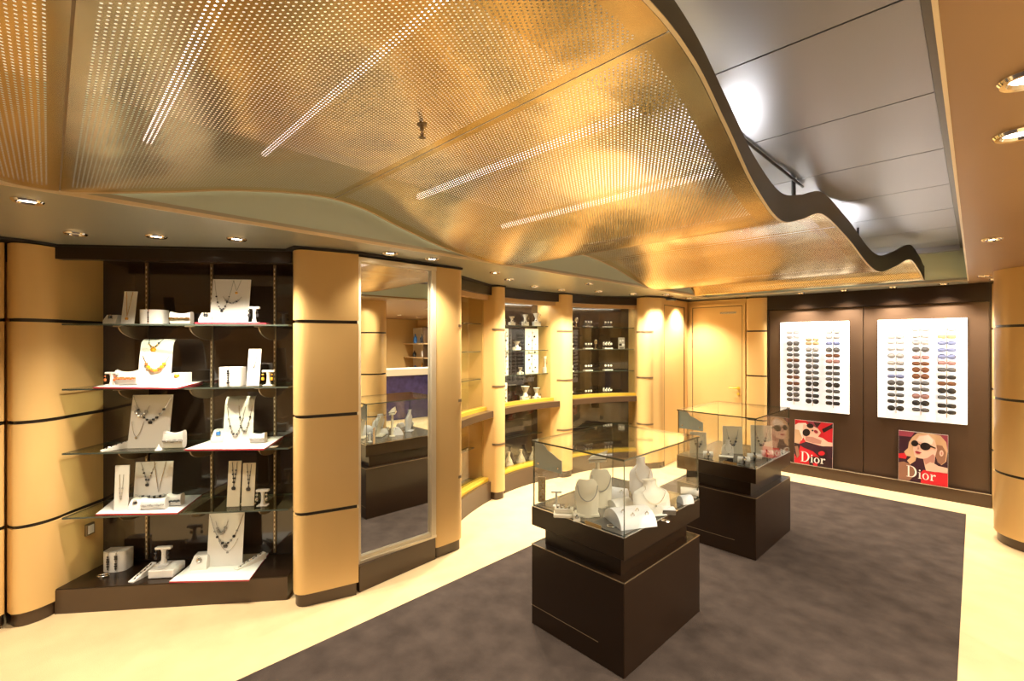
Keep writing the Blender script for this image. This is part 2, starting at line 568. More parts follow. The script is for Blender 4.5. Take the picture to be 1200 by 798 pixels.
m.prism(o([(A[0], 1.40), (A[0] + .03, 1.40), (A[0] + .03, 1.425), (A[0], 1.425)]), .165, 2.145)
m.prism(o([(B[0], 1.965), (B[0] + .022, 1.965), (B[0] + .022, 1.983), (B[0], 1.983)]), .165, 2.145)
m.prism(o([(B[0], 1.988), (B[0] + .016, 1.988), (B[0] + .016, 2.01), (B[0], 2.01)]), .165, 2.145)
m.prism(o([A, (A[0] + .03, A[1]), (B[0] + .022, B[1]), B]), .165, .182)
m.prism(o([A, (A[0] + .018, A[1]), (B[0] + .012, B[1]), B]), .182, .205)
m.prism(o([A, (A[0] + .03, A[1]), (B[0] + .022, B[1]), B]), 2.115, 2.145)
m.build('frame', 'sky_seam', mt, smooth=False)

# ------------------------------------------------------------------ jewellery alcove (left)
O = Vector((-3.815, .025)); e1 = Vector((.6200, .7846)); e2 = Vector((-.7846, .6200))
NRZ = atan2(e1.y, e1.x)


def nl(s_, t_):
    p = O + e1 * s_ + e2 * t_
    return (p.x, p.y)


def ray_s(px, t_):
    """where a sight line crosses the alcove's depth t: (s, depth D)"""
    a = (px - 600) / 543
    dx, dy = R2 * (a - 1), R2 * (1 + a)
    # D*(dx,dy) = O + s e1 + t e2
    bx, by = O.x + e2.x * t_, O.y + e2.y * t_
    det = dx * (-e1.y) + e1.x * dy
    D = (bx * (-e1.y) + e1.x * by) / det
    s_ = (dx * by - dy * bx) / det
    return s_, D


alc = thing('display_alcove', 'dark recessed jewellery alcove with glass shelves and brown plinth at left', 'display alcove', (O.x, O.y, 0), NRZ)
m = MB(); m.prism([(0, 0), (1.30, 0), (1.30, .36), (.06, .36), (.045, .32)], 0, .14); m.build('plinth', 'brown2', alc, smooth=False)
m = MB(); m.prism([(.003, .003), (1.30, .003), (1.30, .32), (.047, .32)], .14, .146); m.build('plinth_top', 'brown', alc, smooth=False)
m = MB(); m.box(-.02, 1.36, .325, .37, .1, 2.15); m.build('back_panel', 'niche', alc, smooth=False)
m = MB(); m.box(.0, 1.32, .0, .05, 2.085, 2.156); m.build('header', 'brown', alc, smooth=False)
m = MB(); m.box(.0, 1.36, .05, .36, 2.125, 2.15); m.build('canopy_board', 'niche', alc, smooth=False)
SHZ = [1.705, 1.32, .94, .56]


def glass_slab(m, pts, z0, z1):
    m.prism(pts, z0, z1, 0, 1)


GS = {}
for z in SHZ:
    m = MB(); glass_slab(m, [(.03, .01), (1.30, .01), (1.36, .32), (.06, .32)], z - .010, z)
    GS[z] = m.build('glass_shelf', ['glass_shelf', 'edge'], alc, smooth=False)
STD = [ray_s(px, .318)[0] for px in (172, 248, 322)]
for s_ in STD:
    m = MB(); m.box(s_ - .008, s_ + .008, .314, .326, .16, 2.12)
    for k in range(62):
        m.box(s_ - .003, s_ + .003, .3125, .3145, .19 + k * .031, .205 + k * .031, 1)
    m.build('shelf_standard', ['stand', 'sky_seam'], alc, smooth=False)
    for z in SHZ:
        m = MB()
        ppts = [(.315, z - .012)] + [(.06 + .255 * (1 - cos(a)) * 0 + .255 * (1 - sin(a)), z - .014 - .085 * (1 - cos(a))) for a in [pi / 2 * k / 8 for k in range(9)][::-1]]
        # arched arm: top edge straight, lower edge a quarter arc
        top = [(.05, z - .011), (.315, z - .011)]
        arc = [(.315 - .255 * sin(a) * 1.0, z - .012 - .085 * cos(a)) for a in [pi / 2 * k / 8 for k in range(9)]]
        pr = top + arc
        n = len(m.V); k = len(pr)
        m.V += [(s_ - .004, y, zz) for y, zz in pr] + [(s_ + .004, y, zz) for y, zz in pr]
        m.F.append(tuple(n + i for i in range(k))); m.F.append(tuple(n + k + i for i in range(k))[::-1]); m.MI += [0, 0]
        for i in range(k):
            j = (i + 1) % k
            m.F.append((n + i, n + k + i, n + k + j, n + j)); m.MI.append(0)
        m.cbox(s_ - .022, s_ + .022, .045, .075, z - .017, z - .010, .002)
        m.build('shelf_bracket', 'stand', GS[z])
# wall socket on the alcove's side
pS = Vector(((-3.88 - 4.05) / 2, (.085 + .255) / 2, .0))
so = thing('wall_socket', 'small framed wall socket low on the golden side of the alcove', 'socket', (-3.972, .184, .41), atan2(.17, -.17))
m = MB(); m.cbox(-.030, .030, -.008, .012, -.036, .036, .002); m.build('surround', 'stand', so)
m = MB(); m.cbox(-.019, .019, -.012, -.006, -.026, .026, .001); m.box(-.003, .003, -.0135, -.010, -.010, .010); m.build('face_plate', 'white', so)


# ------------------------------------------------------------------ jewellery makers (local: x right, y back, z up)
def place(px, t_, z):
    s_, D = ray_s(px, t_)
    x, y = nl(s_, t_)
    return (x, y, z), D / 543.0


def plaque_part(m, w_, h_, lean, curved=False, th=.006, y0=0):
    """leaning plate; returns function mapping (u,v) on its face to 3-D"""
    def fc(u, v):
        x = (u - .5) * w_
        if curved:
            y = y0 + lean * v ** 1.6 + (.10 * h_ * max(0, v - .88) / .12)
            z = h_ * (v if v < .9 else .9 + (v - .9) * .75)
            z = min(z, h_)
        else:
            y, z = y0 + lean * v, h_ * v
        return Vector((x, y, z))
    n = 10 if curved else 1
    rings = []
    for i in range(n + 1):
        v = i / n
        a, b = fc(0, v), fc(1, v)
        rings.append([a, b, b + Vector((0, th, 0)), a + Vector((0, th, 0))])
    m.loft(rings, 0, cap=True)
    return fc


def chain_on(fc, u0, u1, vt, vb, mats, bead=0, r=.0016, pend=None, npt=13, off=.003, straight=False):
    m = MB()
    pts = []
    bead *= 1.45
    pend = pend * 1.35 if pend else None
    for i in range(npt):
        k = i / (npt - 1)
        u = u0 + (u1 - u0) * k
        sag = (1 - (2 * k - 1) ** 2) if not straight else (1 - abs(2 * k - 1))
        v = vt - (vt - vb) * sag
        pts.append(fc(u, v) + Vector((0, -off, 0)))
    m.tube(pts, r, 5)
    if bead:
        for i, p in enumerate(pts):
            if abs(i - (npt - 1) / 2) <= npt * .36:
                m.ball(p + Vector((0, -bead * .4, 0)), bead * random.uniform(.75, 1.2), 1 + (i % (len(mats) - 1)) if len(mats) > 1 else 0, 6)
    if pend:
        p = pts[npt // 2]
        m.ball(p + Vector((0, -.003, -pend)), pend, len(mats) - 1, 8, (1, .4, 1))
    return m


def put(m, name, mats, loc, rz, label, cat, group=None):
    o_ = m.build(name, mats, loc=loc, rz=rz)
    return tag(o_, label, cat, group)


def plaque(px, t_, z, wpx, hpx, label, lean=.16, curved=False, mat_='white', jewels=(), rz=0, group='jewellery display plaques in the alcove'):
    loc, k = place(px, t_, z)
    w_, h_ = wpx * k * 1.0, hpx * k
    m = MB(); fc = plaque_part(m, w_, h_, h_ * lean, curved)
    t = thing('display_plaque', label, 'display stand', loc, NRZ + rz, group)
    m.build('plate', mat_, t)
    f_ = MB()
    f_.prism([(-w_ * .42, -.002), (w_ * .42, -.002), (w_ * .42, h_ * lean + .02), (-w_ * .42, h_ * lean + .02)], 0, .004)
    f_.build('foot', mat_, t)
    for j in jewels:
        name, args, mats, lab, cat = j
        mm = chain_on(fc, *args[0], mats, **args[1])
        put(mm, name, mats, loc, NRZ + rz, lab, cat, 'jewellery pieces in the alcove')
    return loc, fc


def tstand(px, t_, z, wpx, hpx, label, mats=('silver', 'darkbead'), jl=None, mat_='white'):
    loc, k = place(px, t_, z)
    w_, h_ = wpx * k, hpx * k
    t = thing('earring_stand', label, 'display stand', loc, NRZ, 'earring stands in the alcove')
    m = MB(); m.cbox(-w_ * .42, w_ * .42, -w_ * .3, w_ * .3, 0, .005, .002); m.build('base', mat_, t)
    m = MB(); m.lathe([(w_ * .22, .004), (w_ * .14, h_ * .3), (w_ * .13, h_ * .7), (w_ * .2, h_ * .9)], n=14); m.build('stem', mat_, t)
    m = MB(); m.cbox(-w_ * .5, w_ * .5, -w_ * .16, w_ * .16, h_ * .86, h_, .002); m.build('crossbar', mat_, t)
    et = thing('earrings', jl or ('pair of drop earrings hanging on the ' + label), 'earrings', loc, NRZ, 'jewellery pieces in the alcove')
    for sx in (-1, 1):
        m = MB()
        x = sx * w_ * .38
        m.tube([(x, -w_ * .2, h_ * .9), (x, -w_ * .24, h_ * .55)], .0009, 5)
        m.ball((x, -w_ * .26, h_ * .45), h_ * .13, 1, 8, (.7, .6, 1.1))
        m.ball((x, -w_ * .26, h_ * .72), h_ * .07, 1, 6)
        m.build('earring', mats, et)


def drum(px, t_, z, wpx, hpx, label, jl, mats=('silver', 'darkbead'), mat_='white', nb=1, rz=0):
    """half-cylinder bracelet roll standing upright"""
    loc, k = place(px, t_, z)
    w_, h_ = wpx * k, hpx * k
    t = thing('bracelet_stand', label, 'display stand', loc, NRZ + rz, 'bracelet rolls in the alcove')
    m = MB()
    pts = [(-w_ * .5, w_ * .45)] + [(-w_ * .5 * cos(a), w_ * .02 - w_ * .22 * sin(a)) for a in [pi * i / 10 for i in range(11)]] + [(w_ * .5, w_ * .45)]
    m.prism(pts, 0, h_)
    m.build('roll', mat_, t)
    for q in range(nb):
        x0 = (q + 1) / (nb + 1) * w_ - w_ * .5
        y0 = -w_ * .2 * sqrt(max(0, 1 - (2 * x0 / w_) ** 2)) - .004
        m = MB()
        m.tube([(x0, y0 + .012, h_ + .001), (x0, y0, h_ * .95), (x0, y0, h_ * .1)], .0022, 6)
        for i in range(6):
            m.ball((x0, y0 - .002, h_ * (.2 + .12 * i)), h_ * .07 * random.uniform(.7, 1.2), 1, 6, (1, .5, 1))
        put(m, 'bracelet', mats, loc, NRZ + rz, jl[q], 'bracelet', 'jewellery pieces in the alcove')


def cushion(px, t_, z, wpx, hpx, label, jl=None, mats=('goldj', 'orange'), mat_='white', deep=.05):
    loc, k = place(px, t_, z)
    w_, h_ = wpx * k, hpx * k
    m = MB()
    rings = []
    for a in range(9):
        u = a / 8
        x = (u - .5) * w_
        pin = .5 + .5 * (abs(2 * u - 1) ** 2)
        hh = h_ * (.72 + .28 * pin)
        dd = deep * (.75 + .25 * pin)
        ring = []
        for i in range(12):
            t2 = 2 * pi * i / 12
            cy, cz = cos(t2), sin(t2)
            sx = abs(cy) ** .6 * (1 if cy > 0 else -1); sz = abs(cz) ** .6 * (1 if cz > 0 else -1)
            ring.append((x, sx * dd * .5, hh * .5 + sz * hh * .5))
        rings.append(ring)
    m.loft(rings, 0, cap=True)
    put(m, 'jewellery_cushion', mat_, loc, NRZ, label, 'display cushion', 'display cushions in the alcove')
    if jl:
        m = MB()
        pts = [(-w_ * .45 + w_ * .9 * i / 10, -deep * .5 - .002, h_ * .45 + .1 * h_ * sin(i * 2.2) * .2) for i in range(11)]
        m.tube(pts, .002, 5)
        for i, p in enumerate(pts):
            m.ball((p[0], p[1] - .002, p[2]), h_ * .09 * random.uniform(.8, 1.2), 1, 6)
        put(m, 'bracelet', mats, loc, NRZ, jl, 'bracelet', 'jewellery pieces in the alcove')


def ringbox(px, t_, z, wpx, hpx, label, jl, mats=('silver', 'darkbead'), mat_='white', rz=0, grp='ring blocks in the alcove'):
    loc, k = place(px, t_, z)
    w_, h_ = wpx * k, hpx * k
    t = thing('ring_block', label, 'display stand', loc, NRZ + rz, grp)
    m = MB()
    m.loft([[(-w_ * .5, 0 + 0, 0), (w_ * .5, 0, 0), (w_ * .5, w_, 0), (-w_ * .5, w_, 0)],
            [(-w_ * .5, 0, h_ * .35), (w_ * .5, 0, h_ * .35), (w_ * .5, w_, h_ * .35), (-w_ * .5, w_, h_ * .35)],
            [(-w_ * .42, w_ * .35, h_), (w_ * .42, w_ * .35, h_), (w_ * .5, w_, h_), (-w_ * .5, w_, h_)]], cap=True)
    m.build('block', mat_, t)
    m = MB()
    m.tube([(.35 * w_ * .5 * cos(a), w_ * .15 - .003, h_ * .72 + .3 * h_ * sin(a)) for a in [2 * pi * i / 12 for i in range(12)]], .0016, 5, closed=True)
    m.ball((0, w_ * .12, h_ * .75), h_ * .20, 1, 8)
    put(m, 'ring', mats, loc, NRZ + rz, jl, 'ring', 'jewellery pieces in the alcove')


def ramp(px, t_, z, lpx, label, jl, rz=0, length=.16, wd=.035, h_=.05, mat_='white'):
    loc, k = place(px, t_, z)
    t = thing('bracelet_ramp', label, 'display stand', loc, NRZ + rz, 'bracelet ramps in the alcove')
    m = MB()
    m.loft([[(-wd / 2, 0, 0), (wd / 2, 0, 0), (wd / 2, 0, .006), (-wd / 2, 0, .006)],
            [(-wd / 2, length, 0), (wd / 2, length, 0), (wd / 2, length, h_), (-wd / 2, length, h_)]], cap=True)
    m.build('wedge', mat_, t)
    m = MB()
    pts = [(.004 * sin(i * 2), length * (.08 + .84 * i / 12), .009 + h_ * (.08 + .84 * i / 12) * (1 - .006 / h_)) for i in range(13)]
    m.tube(pts, .0018, 5)
    for i in range(1, 12, 2):
        m.ball(pts[i], .0045, 1, 6)
    put(m, 'bracelet', ('silver', 'darkbead'), loc, NRZ + rz, jl, 'bracelet', 'jewellery pieces in the alcove')


def board(quad, z, label):
    ps = [at(x, y, z + .009) for x, y in quad] if quad and len(quad[0]) == 2 else quad
    c = sum(ps, Vector((0, 0, 0))) / 4
    m = MB(); m.prism([(p.x - c.x, p.y - c.y) for p in ps], 0, .009, 0, 1)
    tag(m.build('display_board', ['boardw', 'red'], loc=(c.x, c.y, z + .0005), smooth=False), label, 'display board', 'white display boards with red edges')


JP = 'necklace'
random.seed(4)
# --- top shelf
Z = SHZ[0] + .001
ps = [Vector((*nl(ray_s(px, t_)[0], t_), 0)) for px, t_ in ((228, .015), (312, .015), (318, .20), (240, .20))]
board([Vector((p.x, p.y, 0)) for p in ps], Z, 'white board with red edge on the top glass shelf, under the large plaque')
ZB = Z + .0105
ringbox(128, .10, Z, 14, 11, 'small white ring block at the left end of the top shelf', 'dark round ring on the small block at the left end of the top shelf')
plaque(149, .10, Z, 14, 39, 'narrow leaning white plaque with gold pendant chain on the top shelf', jewels=[
    ('pendant_necklace', ((.2, .7, .98, .22), dict(pend=.008, straight=True)), ('goldj', 'goldj'), 'gold chain with round pendant on the narrow top-shelf plaque', 'necklace')])
drum(177.5, .10, Z, 25, 17, 'white bracelet roll on the top shelf between narrow plaque and cushion', ['dark red strap bracelet on the top-shelf bracelet roll'], ('orange', 'darkbead'))
cushion(213, .10, Z, 22, 15, 'small white bow-shaped cushion in the middle of the top shelf', 'gold bangle on the bow-shaped cushion of the top shelf', ('goldj', 'goldj'))
ringbox(240, .09, ZB, 14, 12, 'white ring block left of the large top-shelf plaque', 'small dark ring on the block left of the large top-shelf plaque')
plaque(268, .10, ZB, 42, 52, 'largest bright white plaque with several pendants on the top shelf', jewels=[
    ('charm_necklace', ((.05, .55, .97, .30), dict(bead=.004, pend=.007)), ('silver', 'darkbead'), 'silver charm necklace on the large top-shelf plaque', 'necklace'),
    ('pendant_necklace', ((.55, .75, .98, .72), dict(pend=.007, straight=True)), ('silver', 'goldj'), 'necklace with yellow stone on the large top-shelf plaque', 'necklace'),
    ('beaded_necklace', ((.3, .8, .60, .45), dict(bead=.0045)), ('silver', 'grey', 'darkbead'), 'short grey beaded strand low on the large top-shelf plaque', 'necklace')])
tstand(298, .08, ZB, 12, 19, 'white earring stand right of the large top-shelf plaque', jl='dark drop earrings right of the large top-shelf plaque')
# --- second shelf
Z = SHZ[1] + .001
board([(109, 453.5), (207, 454.5), (240, 446.5), (146, 446)], Z, 'white board with red edge on the second shelf, under the amber necklace')
ZB = Z + .0105
tstand(131, .06, ZB, 13, 16, 'white earring stand at the left end of the second shelf', ('silver', 'orange'), jl='red and dark bead earrings at the left end of the second shelf')
cushion(150, .10, ZB, 23, 18, 'white cushion with orange bracelet on the second shelf', 'orange beaded bracelet wrapped on the second-shelf cushion')
plaque(181, .10, ZB, 33, 55, 'tall curved white plaque with amber necklace on the second shelf', curved=True, jewels=[
    ('pendant_necklace', ((.18, .62, 1.0, .80), dict(bead=.0035, pend=.012)), ('darkbead', 'darkbead', 'amber'), 'dark bead collar with amber pendant on the tall curved plaque', 'necklace'),
    ('amber_necklace', ((.10, .92, .62, .30), dict(bead=.009)), ('goldj', 'amber', 'amber', 'orange'), 'chunky amber and orange necklace on the tall curved plaque', 'necklace')], rz=.15)
ringbox(206, .12, ZB, 17, 13, 'white block with yellow stone ring beside the amber necklace plaque', 'yellow stone ring beside the amber necklace plaque', ('goldj', 'amber'))
drum(270, .08, Z, 25, 22, 'white bracelet roll at the right of the second shelf', ['dark charm bracelet on the second-shelf bracelet roll'])
plaque(296, .08, Z, 14, 43, 'narrow plain white leaning plaque on the second shelf', jewels=[
    ('fine_necklace', ((.3, .7, .95, .5), dict(pend=.003)), ('silver', 'silver'), 'fine silver chain on the narrow second-shelf plaque', 'necklace')])
tstand(314.5, .08, Z, 13, 18, 'white earring stand at the right end of the second shelf', ('goldj', 'amber'), jl='amber teardrop earrings at the right end of the second shelf')
# --- third shelf
Z = SHZ[2] + .001
board([(216, 526.5), (309, 526.0), (333, 510.5), (262, 510.5)], Z, 'white board with red edge at the right of the third shelf')
ZB = Z + .0105
ramp(118, .03, Z, 35, 'long low bracelet ramp at the left end of the third shelf', 'thin bracelet lying along the ramp on the third shelf', rz=-.75, length=.17)
plaque(173, .10, Z, 44, 61, 'large white plaque with charm necklace at the left of the third shelf', jewels=[
    ('charm_necklace', ((.03, .98, .98, .52), dict(bead=.006, pend=.010)), ('silver', 'grey', 'darkbead', 'darkbead'), 'charm necklace with dark medallion on the third-shelf left plaque', 'necklace'),
    ('beaded_necklace', ((.08, .45, .80, .60), dict(bead=.007)), ('silver', 'grey', 'silver'), 'cluster of silver beads on the third-shelf left plaque', 'necklace'),
    ('pendant_necklace', ((.05, .35, .5, .22), dict(pend=.006)), ('silver', 'silver'), 'small silver pendant low on the third-shelf left plaque', 'necklace')])
m = MB(); m.lathe([(.020, 0), (.016, .008), (.006, .022), (.003, .034)], n=16)
loc, k = place(186, .03, Z); put(m, 'ring_cone', 'white', loc, NRZ, 'small white ring cone in front of the third-shelf left plaque', 'display stand')
cushion(205, .08, Z, 21, 21, 'white cushion right of the large third-shelf plaque', 'silver bracelet on the cushion right of the large third-shelf plaque', ('silver', 'grey'))
ringbox(255, .16, ZB, 15, 14, 'white block with bright blue ring on the third shelf', 'ring with bright blue stone on the third shelf', ('silver', 'blue'))
plaque(279, .12, ZB, 31, 55, 'tall curved white plaque with two bead strands on the third shelf', curved=True, rz=.15, jewels=[
    ('beaded_necklace', ((.05, .75, .96, .18), dict(bead=.005)), ('silver', 'grey', 'darkbead'), 'long grey bead strand on the curved third-shelf plaque', 'necklace'),
    ('beaded_necklace', ((.45, .97, .92, .25), dict(bead=.0045)), ('silver', 'darkbead', 'grey'), 'dark bead strand at the right of the curved third-shelf plaque', 'necklace')])
cushion(303, .13, ZB, 16, 12, 'small white cushion right of the curved third-shelf plaque', 'small silver bracelet on the cushion right of the curved plaque', ('silver', 'grey'))
m = MB()
for a in range(2):
    m.tube([(.022 * cos(q) + a * .012, .012 * sin(q), .004 + a * .004) for q in [2 * pi * i / 16 for i in range(16)]], .003, 5, closed=True)
loc, k = place(319, .02, Z); put(m, 'bangle', 'silver', loc, NRZ, 'silver bangles lying at the right front of the third shelf', 'bracelet')
# --- fourth shelf
Z = SHZ[3] + .001
board([(112, 602.5), (208, 601), (240, 577), (140, 580)], Z, 'white board with red edge at the left of the fourth shelf')
ZB = Z + .0105
plaque(141.5, .07, ZB, 15, 52, 'narrow upright white plaque at the left of the fourth shelf', lean=.05, jewels=[
    ('fine_necklace', ((.35, .65, .8, .25), dict(bead=.003)), ('silver', 'grey'), 'faint silver strand on the narrow left fourth-shelf plaque', 'necklace')])
plaque(178, .14, ZB, 41, 50, 'large white plaque with ribbon necklaces on the fourth shelf', lean=.10, jewels=[
    ('ribbon_necklace', ((.15, .55, .98, .52), dict(bead=.004, pend=.009, straight=True)), ('silver', 'silver', 'darkbead'), 'necklace with oval medallion on the large fourth-shelf plaque', 'necklace'),
    ('ribbon_necklace', ((.50, .82, 1.0, .30), dict(r=.0025, straight=True)), ('silver', 'silver'), 'twisted silver ribbon necklace on the large fourth-shelf plaque', 'necklace'),
    ('charm_strand', ((.04, .96, .26, .20), dict(bead=.007)), ('silver', 'grey', 'darkbead'), 'row of grey charms low on the large fourth-shelf plaque', 'necklace')])
ringbox(157, .06, ZB, 14, 11, 'small white ring block in front of the large fourth-shelf plaque', 'dark ring on the block in front of the large fourth-shelf plaque')
cushion(182, .08, ZB, 26, 13, 'low white cushion in front of the large fourth-shelf plaque', 'charm bracelet on the low cushion in front of the fourth-shelf plaque', ('silver', 'grey'))
cushion(206, .13, ZB, 15, 14, 'small white cushion right of the large fourth-shelf plaque', 'grey charm bracelet right of the large fourth-shelf plaque', ('silver', 'darkbead'))
plaque(273, .09, Z, 14, 52, 'left of two narrow white plaques at the right of the fourth shelf', lean=.10, mat_='cream', jewels=[
    ('pendant_necklace', ((.3, .7, .98, .45), dict(bead=.004, pend=.010, straight=True)), ('darkbead', 'darkbead', 'darkbead'), 'dark pendant necklace on the left narrow fourth-shelf plaque', 'necklace')])
plaque(290, .09, Z, 14, 49, 'right of two narrow white plaques at the right of the fourth shelf', lean=.10, mat_='cream', jewels=[
    ('pendant_necklace', ((.35, .7, .98, .45), dict(bead=.003, pend=.011, straight=True)), ('darkbead', 'darkbead', 'darkbead'), 'dark pendant necklace on the right narrow fourth-shelf plaque', 'necklace')])
tstand(308, .09, Z, 14, 19, 'white earring stand at the right end of the fourth shelf', jl='small silver earrings at the right end of the fourth shelf', mats=('silver', 'silver'))
# --- plinth top
Z = .147
board([(198, 681.5), (292, 679.5), (316, 646.5), (240, 648)], Z, 'white board with red edge on the brown plinth')
ZB = Z + .0105


def pl_at(px, py, z=Z):
    p = at(px, py, z)
    v = Vector((p.x, p.y)) - O
    return v.dot(e1), v.dot(e2)


t_ = pl_at(135, 671)[1]
drum(135, t_ + .03, Z, 25, 23, 'white bracelet roll at the left of the brown plinth', ['left silver bracelet on the plinth bracelet roll', 'right dark bracelet on the plinth bracelet roll'], nb=2)
m = MB(); m.tube([(.030 * cos(q), .018 * sin(q), .004) for q in [2 * pi * i / 20 for i in range(20)]], .004, 6, closed=True)
loc, k = place(121, pl_at(121, 675)[1], Z); put(m, 'bangle', 'silver', loc, NRZ, 'silver bangle lying at the left front of the plinth', 'bracelet')
ramp(153, pl_at(153, 683)[1], Z, 30, 'white bracelet ramp on the plinth left of the block', 'pair of thin bracelets along the plinth ramp', rz=-.30, length=.15, h_=.055)
loc, k = place(188, pl_at(185, 678)[1], Z)
t = thing('jewellery_block', 'low white block with round well on the plinth', 'display stand', loc, NRZ)
m = MB(); m.cbox(-.072, .072, 0, .13, 0, .050, .004); m.build('block', 'white', t)
m = MB(); m.lathe([(.012, .0505), (.024, .0505), (.024, .053), (.012, .0515)], c=(-.02, .05, 0), n=20, cap=False); m.build('well_rim', 'lav', t)
tstand(192, pl_at(185, 678)[1] + .09, Z + .0505, 17, 20, 'small white earring stand on the low plinth block', jl='grey drop earrings on the stand above the plinth block')
t_ = pl_at(232, 668, ZB)[1]
ringbox(232, t_, ZB, 18, 14, 'white ring block at the left of the plinth board', 'silver ring on the block at the left of the plinth board', ('silver', 'silver'))
t_ = pl_at(262, 663, ZB)[1]
plaque(263, t_, ZB, 39, 60, 'large white plaque with dark medallion standing on the plinth board', lean=.10, jewels=[
    ('charm_necklace', ((.03, .98, .96, .42), dict(bead=.006, pend=.011)), ('silver', 'grey', 'darkbead'), 'necklace with dark medallion on the plinth plaque', 'necklace'),
    ('beaded_necklace', ((.2, .55, .85, .62), dict(bead=.007)), ('silver', 'grey'), 'cluster of silver beads on the plinth plaque', 'necklace'),
    ('pendant_necklace', ((.3, .85, .5, .28), dict(pend=.006)), ('silver', 'grey'), 'small grey pendant low on the plinth plaque', 'necklace')])
ramp(276, pl_at(274, 668, ZB)[1], ZB, 30, 'long white bracelet ramp at the right of the plinth board', 'thin silver bracelet along the right plinth ramp', rz=-.65, length=.19, h_=.04)

# ------------------------------------------------------------------ wall showcases A, B, C
class Curve:
    def __init__(s, a, b, c, n=8):
        a, b, c = Vector(a), Vector(b), Vector(c)
        s.p = [a * (1 - k) ** 2 + 2 * (b * 2 - (a + c) * .5 - b + (a + c) * 0 + b * 0) * 0 * k + a * 0 for k in [0]]
        q = b * 2 - (a + c) * .5          # so that the curve passes through b
        s.p = [a * (1 - k) ** 2 + q * 2 * k * (1 - k) + c * k * k for k in [i / n for i in range(n + 1)]]
        s.n = n

    def off(s, d, i):
        a = s.p[max(0, i - 1)]; b = s.p[min(s.n, i + 1)]
        t = (b - a).normalized()
        nrm = Vector((t.y, -t.x))
        return s.p[i] + nrm * d

    def pt(s, u, d=0.0):
        x = u * s.n
        i = max(0, min(int(x), s.n - 1))
        f_ = x - i
        return s.off(d, i) * (1 - f_) + s.off(d, i + 1) * f_

    def strip(s, m, d0, d1, z0, z1, u0=0, u1=1, mi=0, mside=None, n=8):
        us = [u0 + (u1 - u0) * i / n for i in range(n + 1)]
        poly = [tuple(s.pt(u, d0)) for u in us] + [tuple(s.pt(u, d1)) for u in us[::-1]]
        m.prism(poly, z0, z1, mi, mside)


def showcase(label, cv, back, ndoor=2, dep=.27):
    c0 = cv.pt(.5, -.1)
    t = thing('wall_showcase', label, 'display cabinet', (c0.x, c0.y, 0))
    def B(m, name, mats, par=t, smooth=True):
        m.V = [(x - c0.x, y - c0.y, z) for x, y, z in m.V]
        return m.build(name, mats, par, smooth)
    m = MB(); cv.strip(m, 0, -dep - .04, 0, .185); B(m, 'plinth', 'brown2')
    m = MB(); cv.strip(m, .03, -dep, .835, .90); B(m, 'ledge', 'brown2')
    m = MB(); cv.strip(m, .01, -.06, 2.065, 2.154); B(m, 'header', 'brown')
    m = MB(); cv.strip(m, -.03, -.10, 2.02, 2.066); B(m, 'top_rail', 'tan')
    m = MB(); cv.strip(m, -.05, -.115, .9005, .935); B(m, 'track_rail', 'brass')
    m = MB(); cv.strip(m, -.03, -.115, .1855, .222); B(m, 'track_rail', 'brass')
    m = MB(); cv.strip(m, -dep, -dep - .02, .185, 2.12); B(m, 'back_panel', back)
    m = MB(); cv.strip(m, -.11, -dep, 2.055, 2.075); B(m, 'ceiling_board', 'tan')
    for ua, ub in ((-.012, .0), (1.0, 1.012)):
        m = MB(); cv.strip(m, -.10, -dep - .02, .185, 2.12, ua, ub, n=1); B(m, 'side_panel', 'gold')
    for lo, hi in ((.222, .834), (.936, 2.02)):
        for k in range(ndoor):
            m = MB(); cv.strip(m, -.078 - .010 * (k % 2), -.084 - .010 * (k % 2), lo, hi, k / ndoor - (.01 if k else 0), (k + 1) / ndoor, 1, 0, 4)
            gd = B(m, 'glass_door', ['glass_door', 'edge'])
            gfirst = gd if k == 0 else gfirst
            q = cv.pt((k + .5) / ndoor, -.073)
        q = cv.pt(.47, -.070)
        m = MB(); m.lathe([(.0, 0), (.008, 0), (.009, .012), (0, .014)], c=(0, 0, 0), n=10)
        kn = m.build('door_lock', 'chrome', gfirst); kn.location = (q.x - c0.x, q.y - c0.y, lo - .008)
    for z in (1.22, 1.50, 1.78):
        m = MB(); cv.strip(m, -.12, -dep + .002, z - .008, z, 0, 1, 0, 1); B(m, 'glass_shelf', ['glass_shelf', 'edge'], smooth=False)
    m = MB(); cv.strip(m, -.20, -dep + .002, .50, .508, 0, 1, 0, 1); B(m, 'glass_shelf', ['glass_shelf', 'edge'], smooth=False)
    if back == 'gold':
        return t
    m = MB(); cv.strip(m, -.125, -.150, 2.046, 2.0545, .05, .95)
    added_led = B(m, 'added_led_strip', 'diffuser')  # strip lamp added under the header to brighten the goods
    q = cv.pt(.5, -.14); aa = cv.pt(.9, 0) - cv.pt(.1, 0)
    ld = bpy.data.lights.new('area', 'AREA'); ld.shape = 'RECTANGLE'; ld.size = aa.length; ld.size_y = .03; ld.energy = ADDED_LED; ld.color = (1, .93, .82)
    lo = bpy.data.objects.new('area', ld); col.objects.link(lo); lo.parent = added_led; lo.location = (q.x - c0.x, q.y - c0.y, 2.04); lo.rotation_euler = (0, 0, atan2(aa.y, aa.x))
    return t


CA = Curve((-3.06, 2.30), (-3.29, 2.70), (-3.455, 3.155))
CB = Curve((-3.495, 3.345), (-3.53, 3.80), (-3.465, 4.235))
CC = Curve((-3.44, 4.46), (-3.31, 4.93), (-3.055, 5.335))
showcase('first wall showcase right of the mirror pilaster, mostly hidden and nearly empty', CA, 'gold')
showcase('second wall showcase, with tall white jewellery panels behind glass', CB, 'niche')
showcase('third wall showcase, with rows of watches behind glass', CC, 'niche', dep=.33)


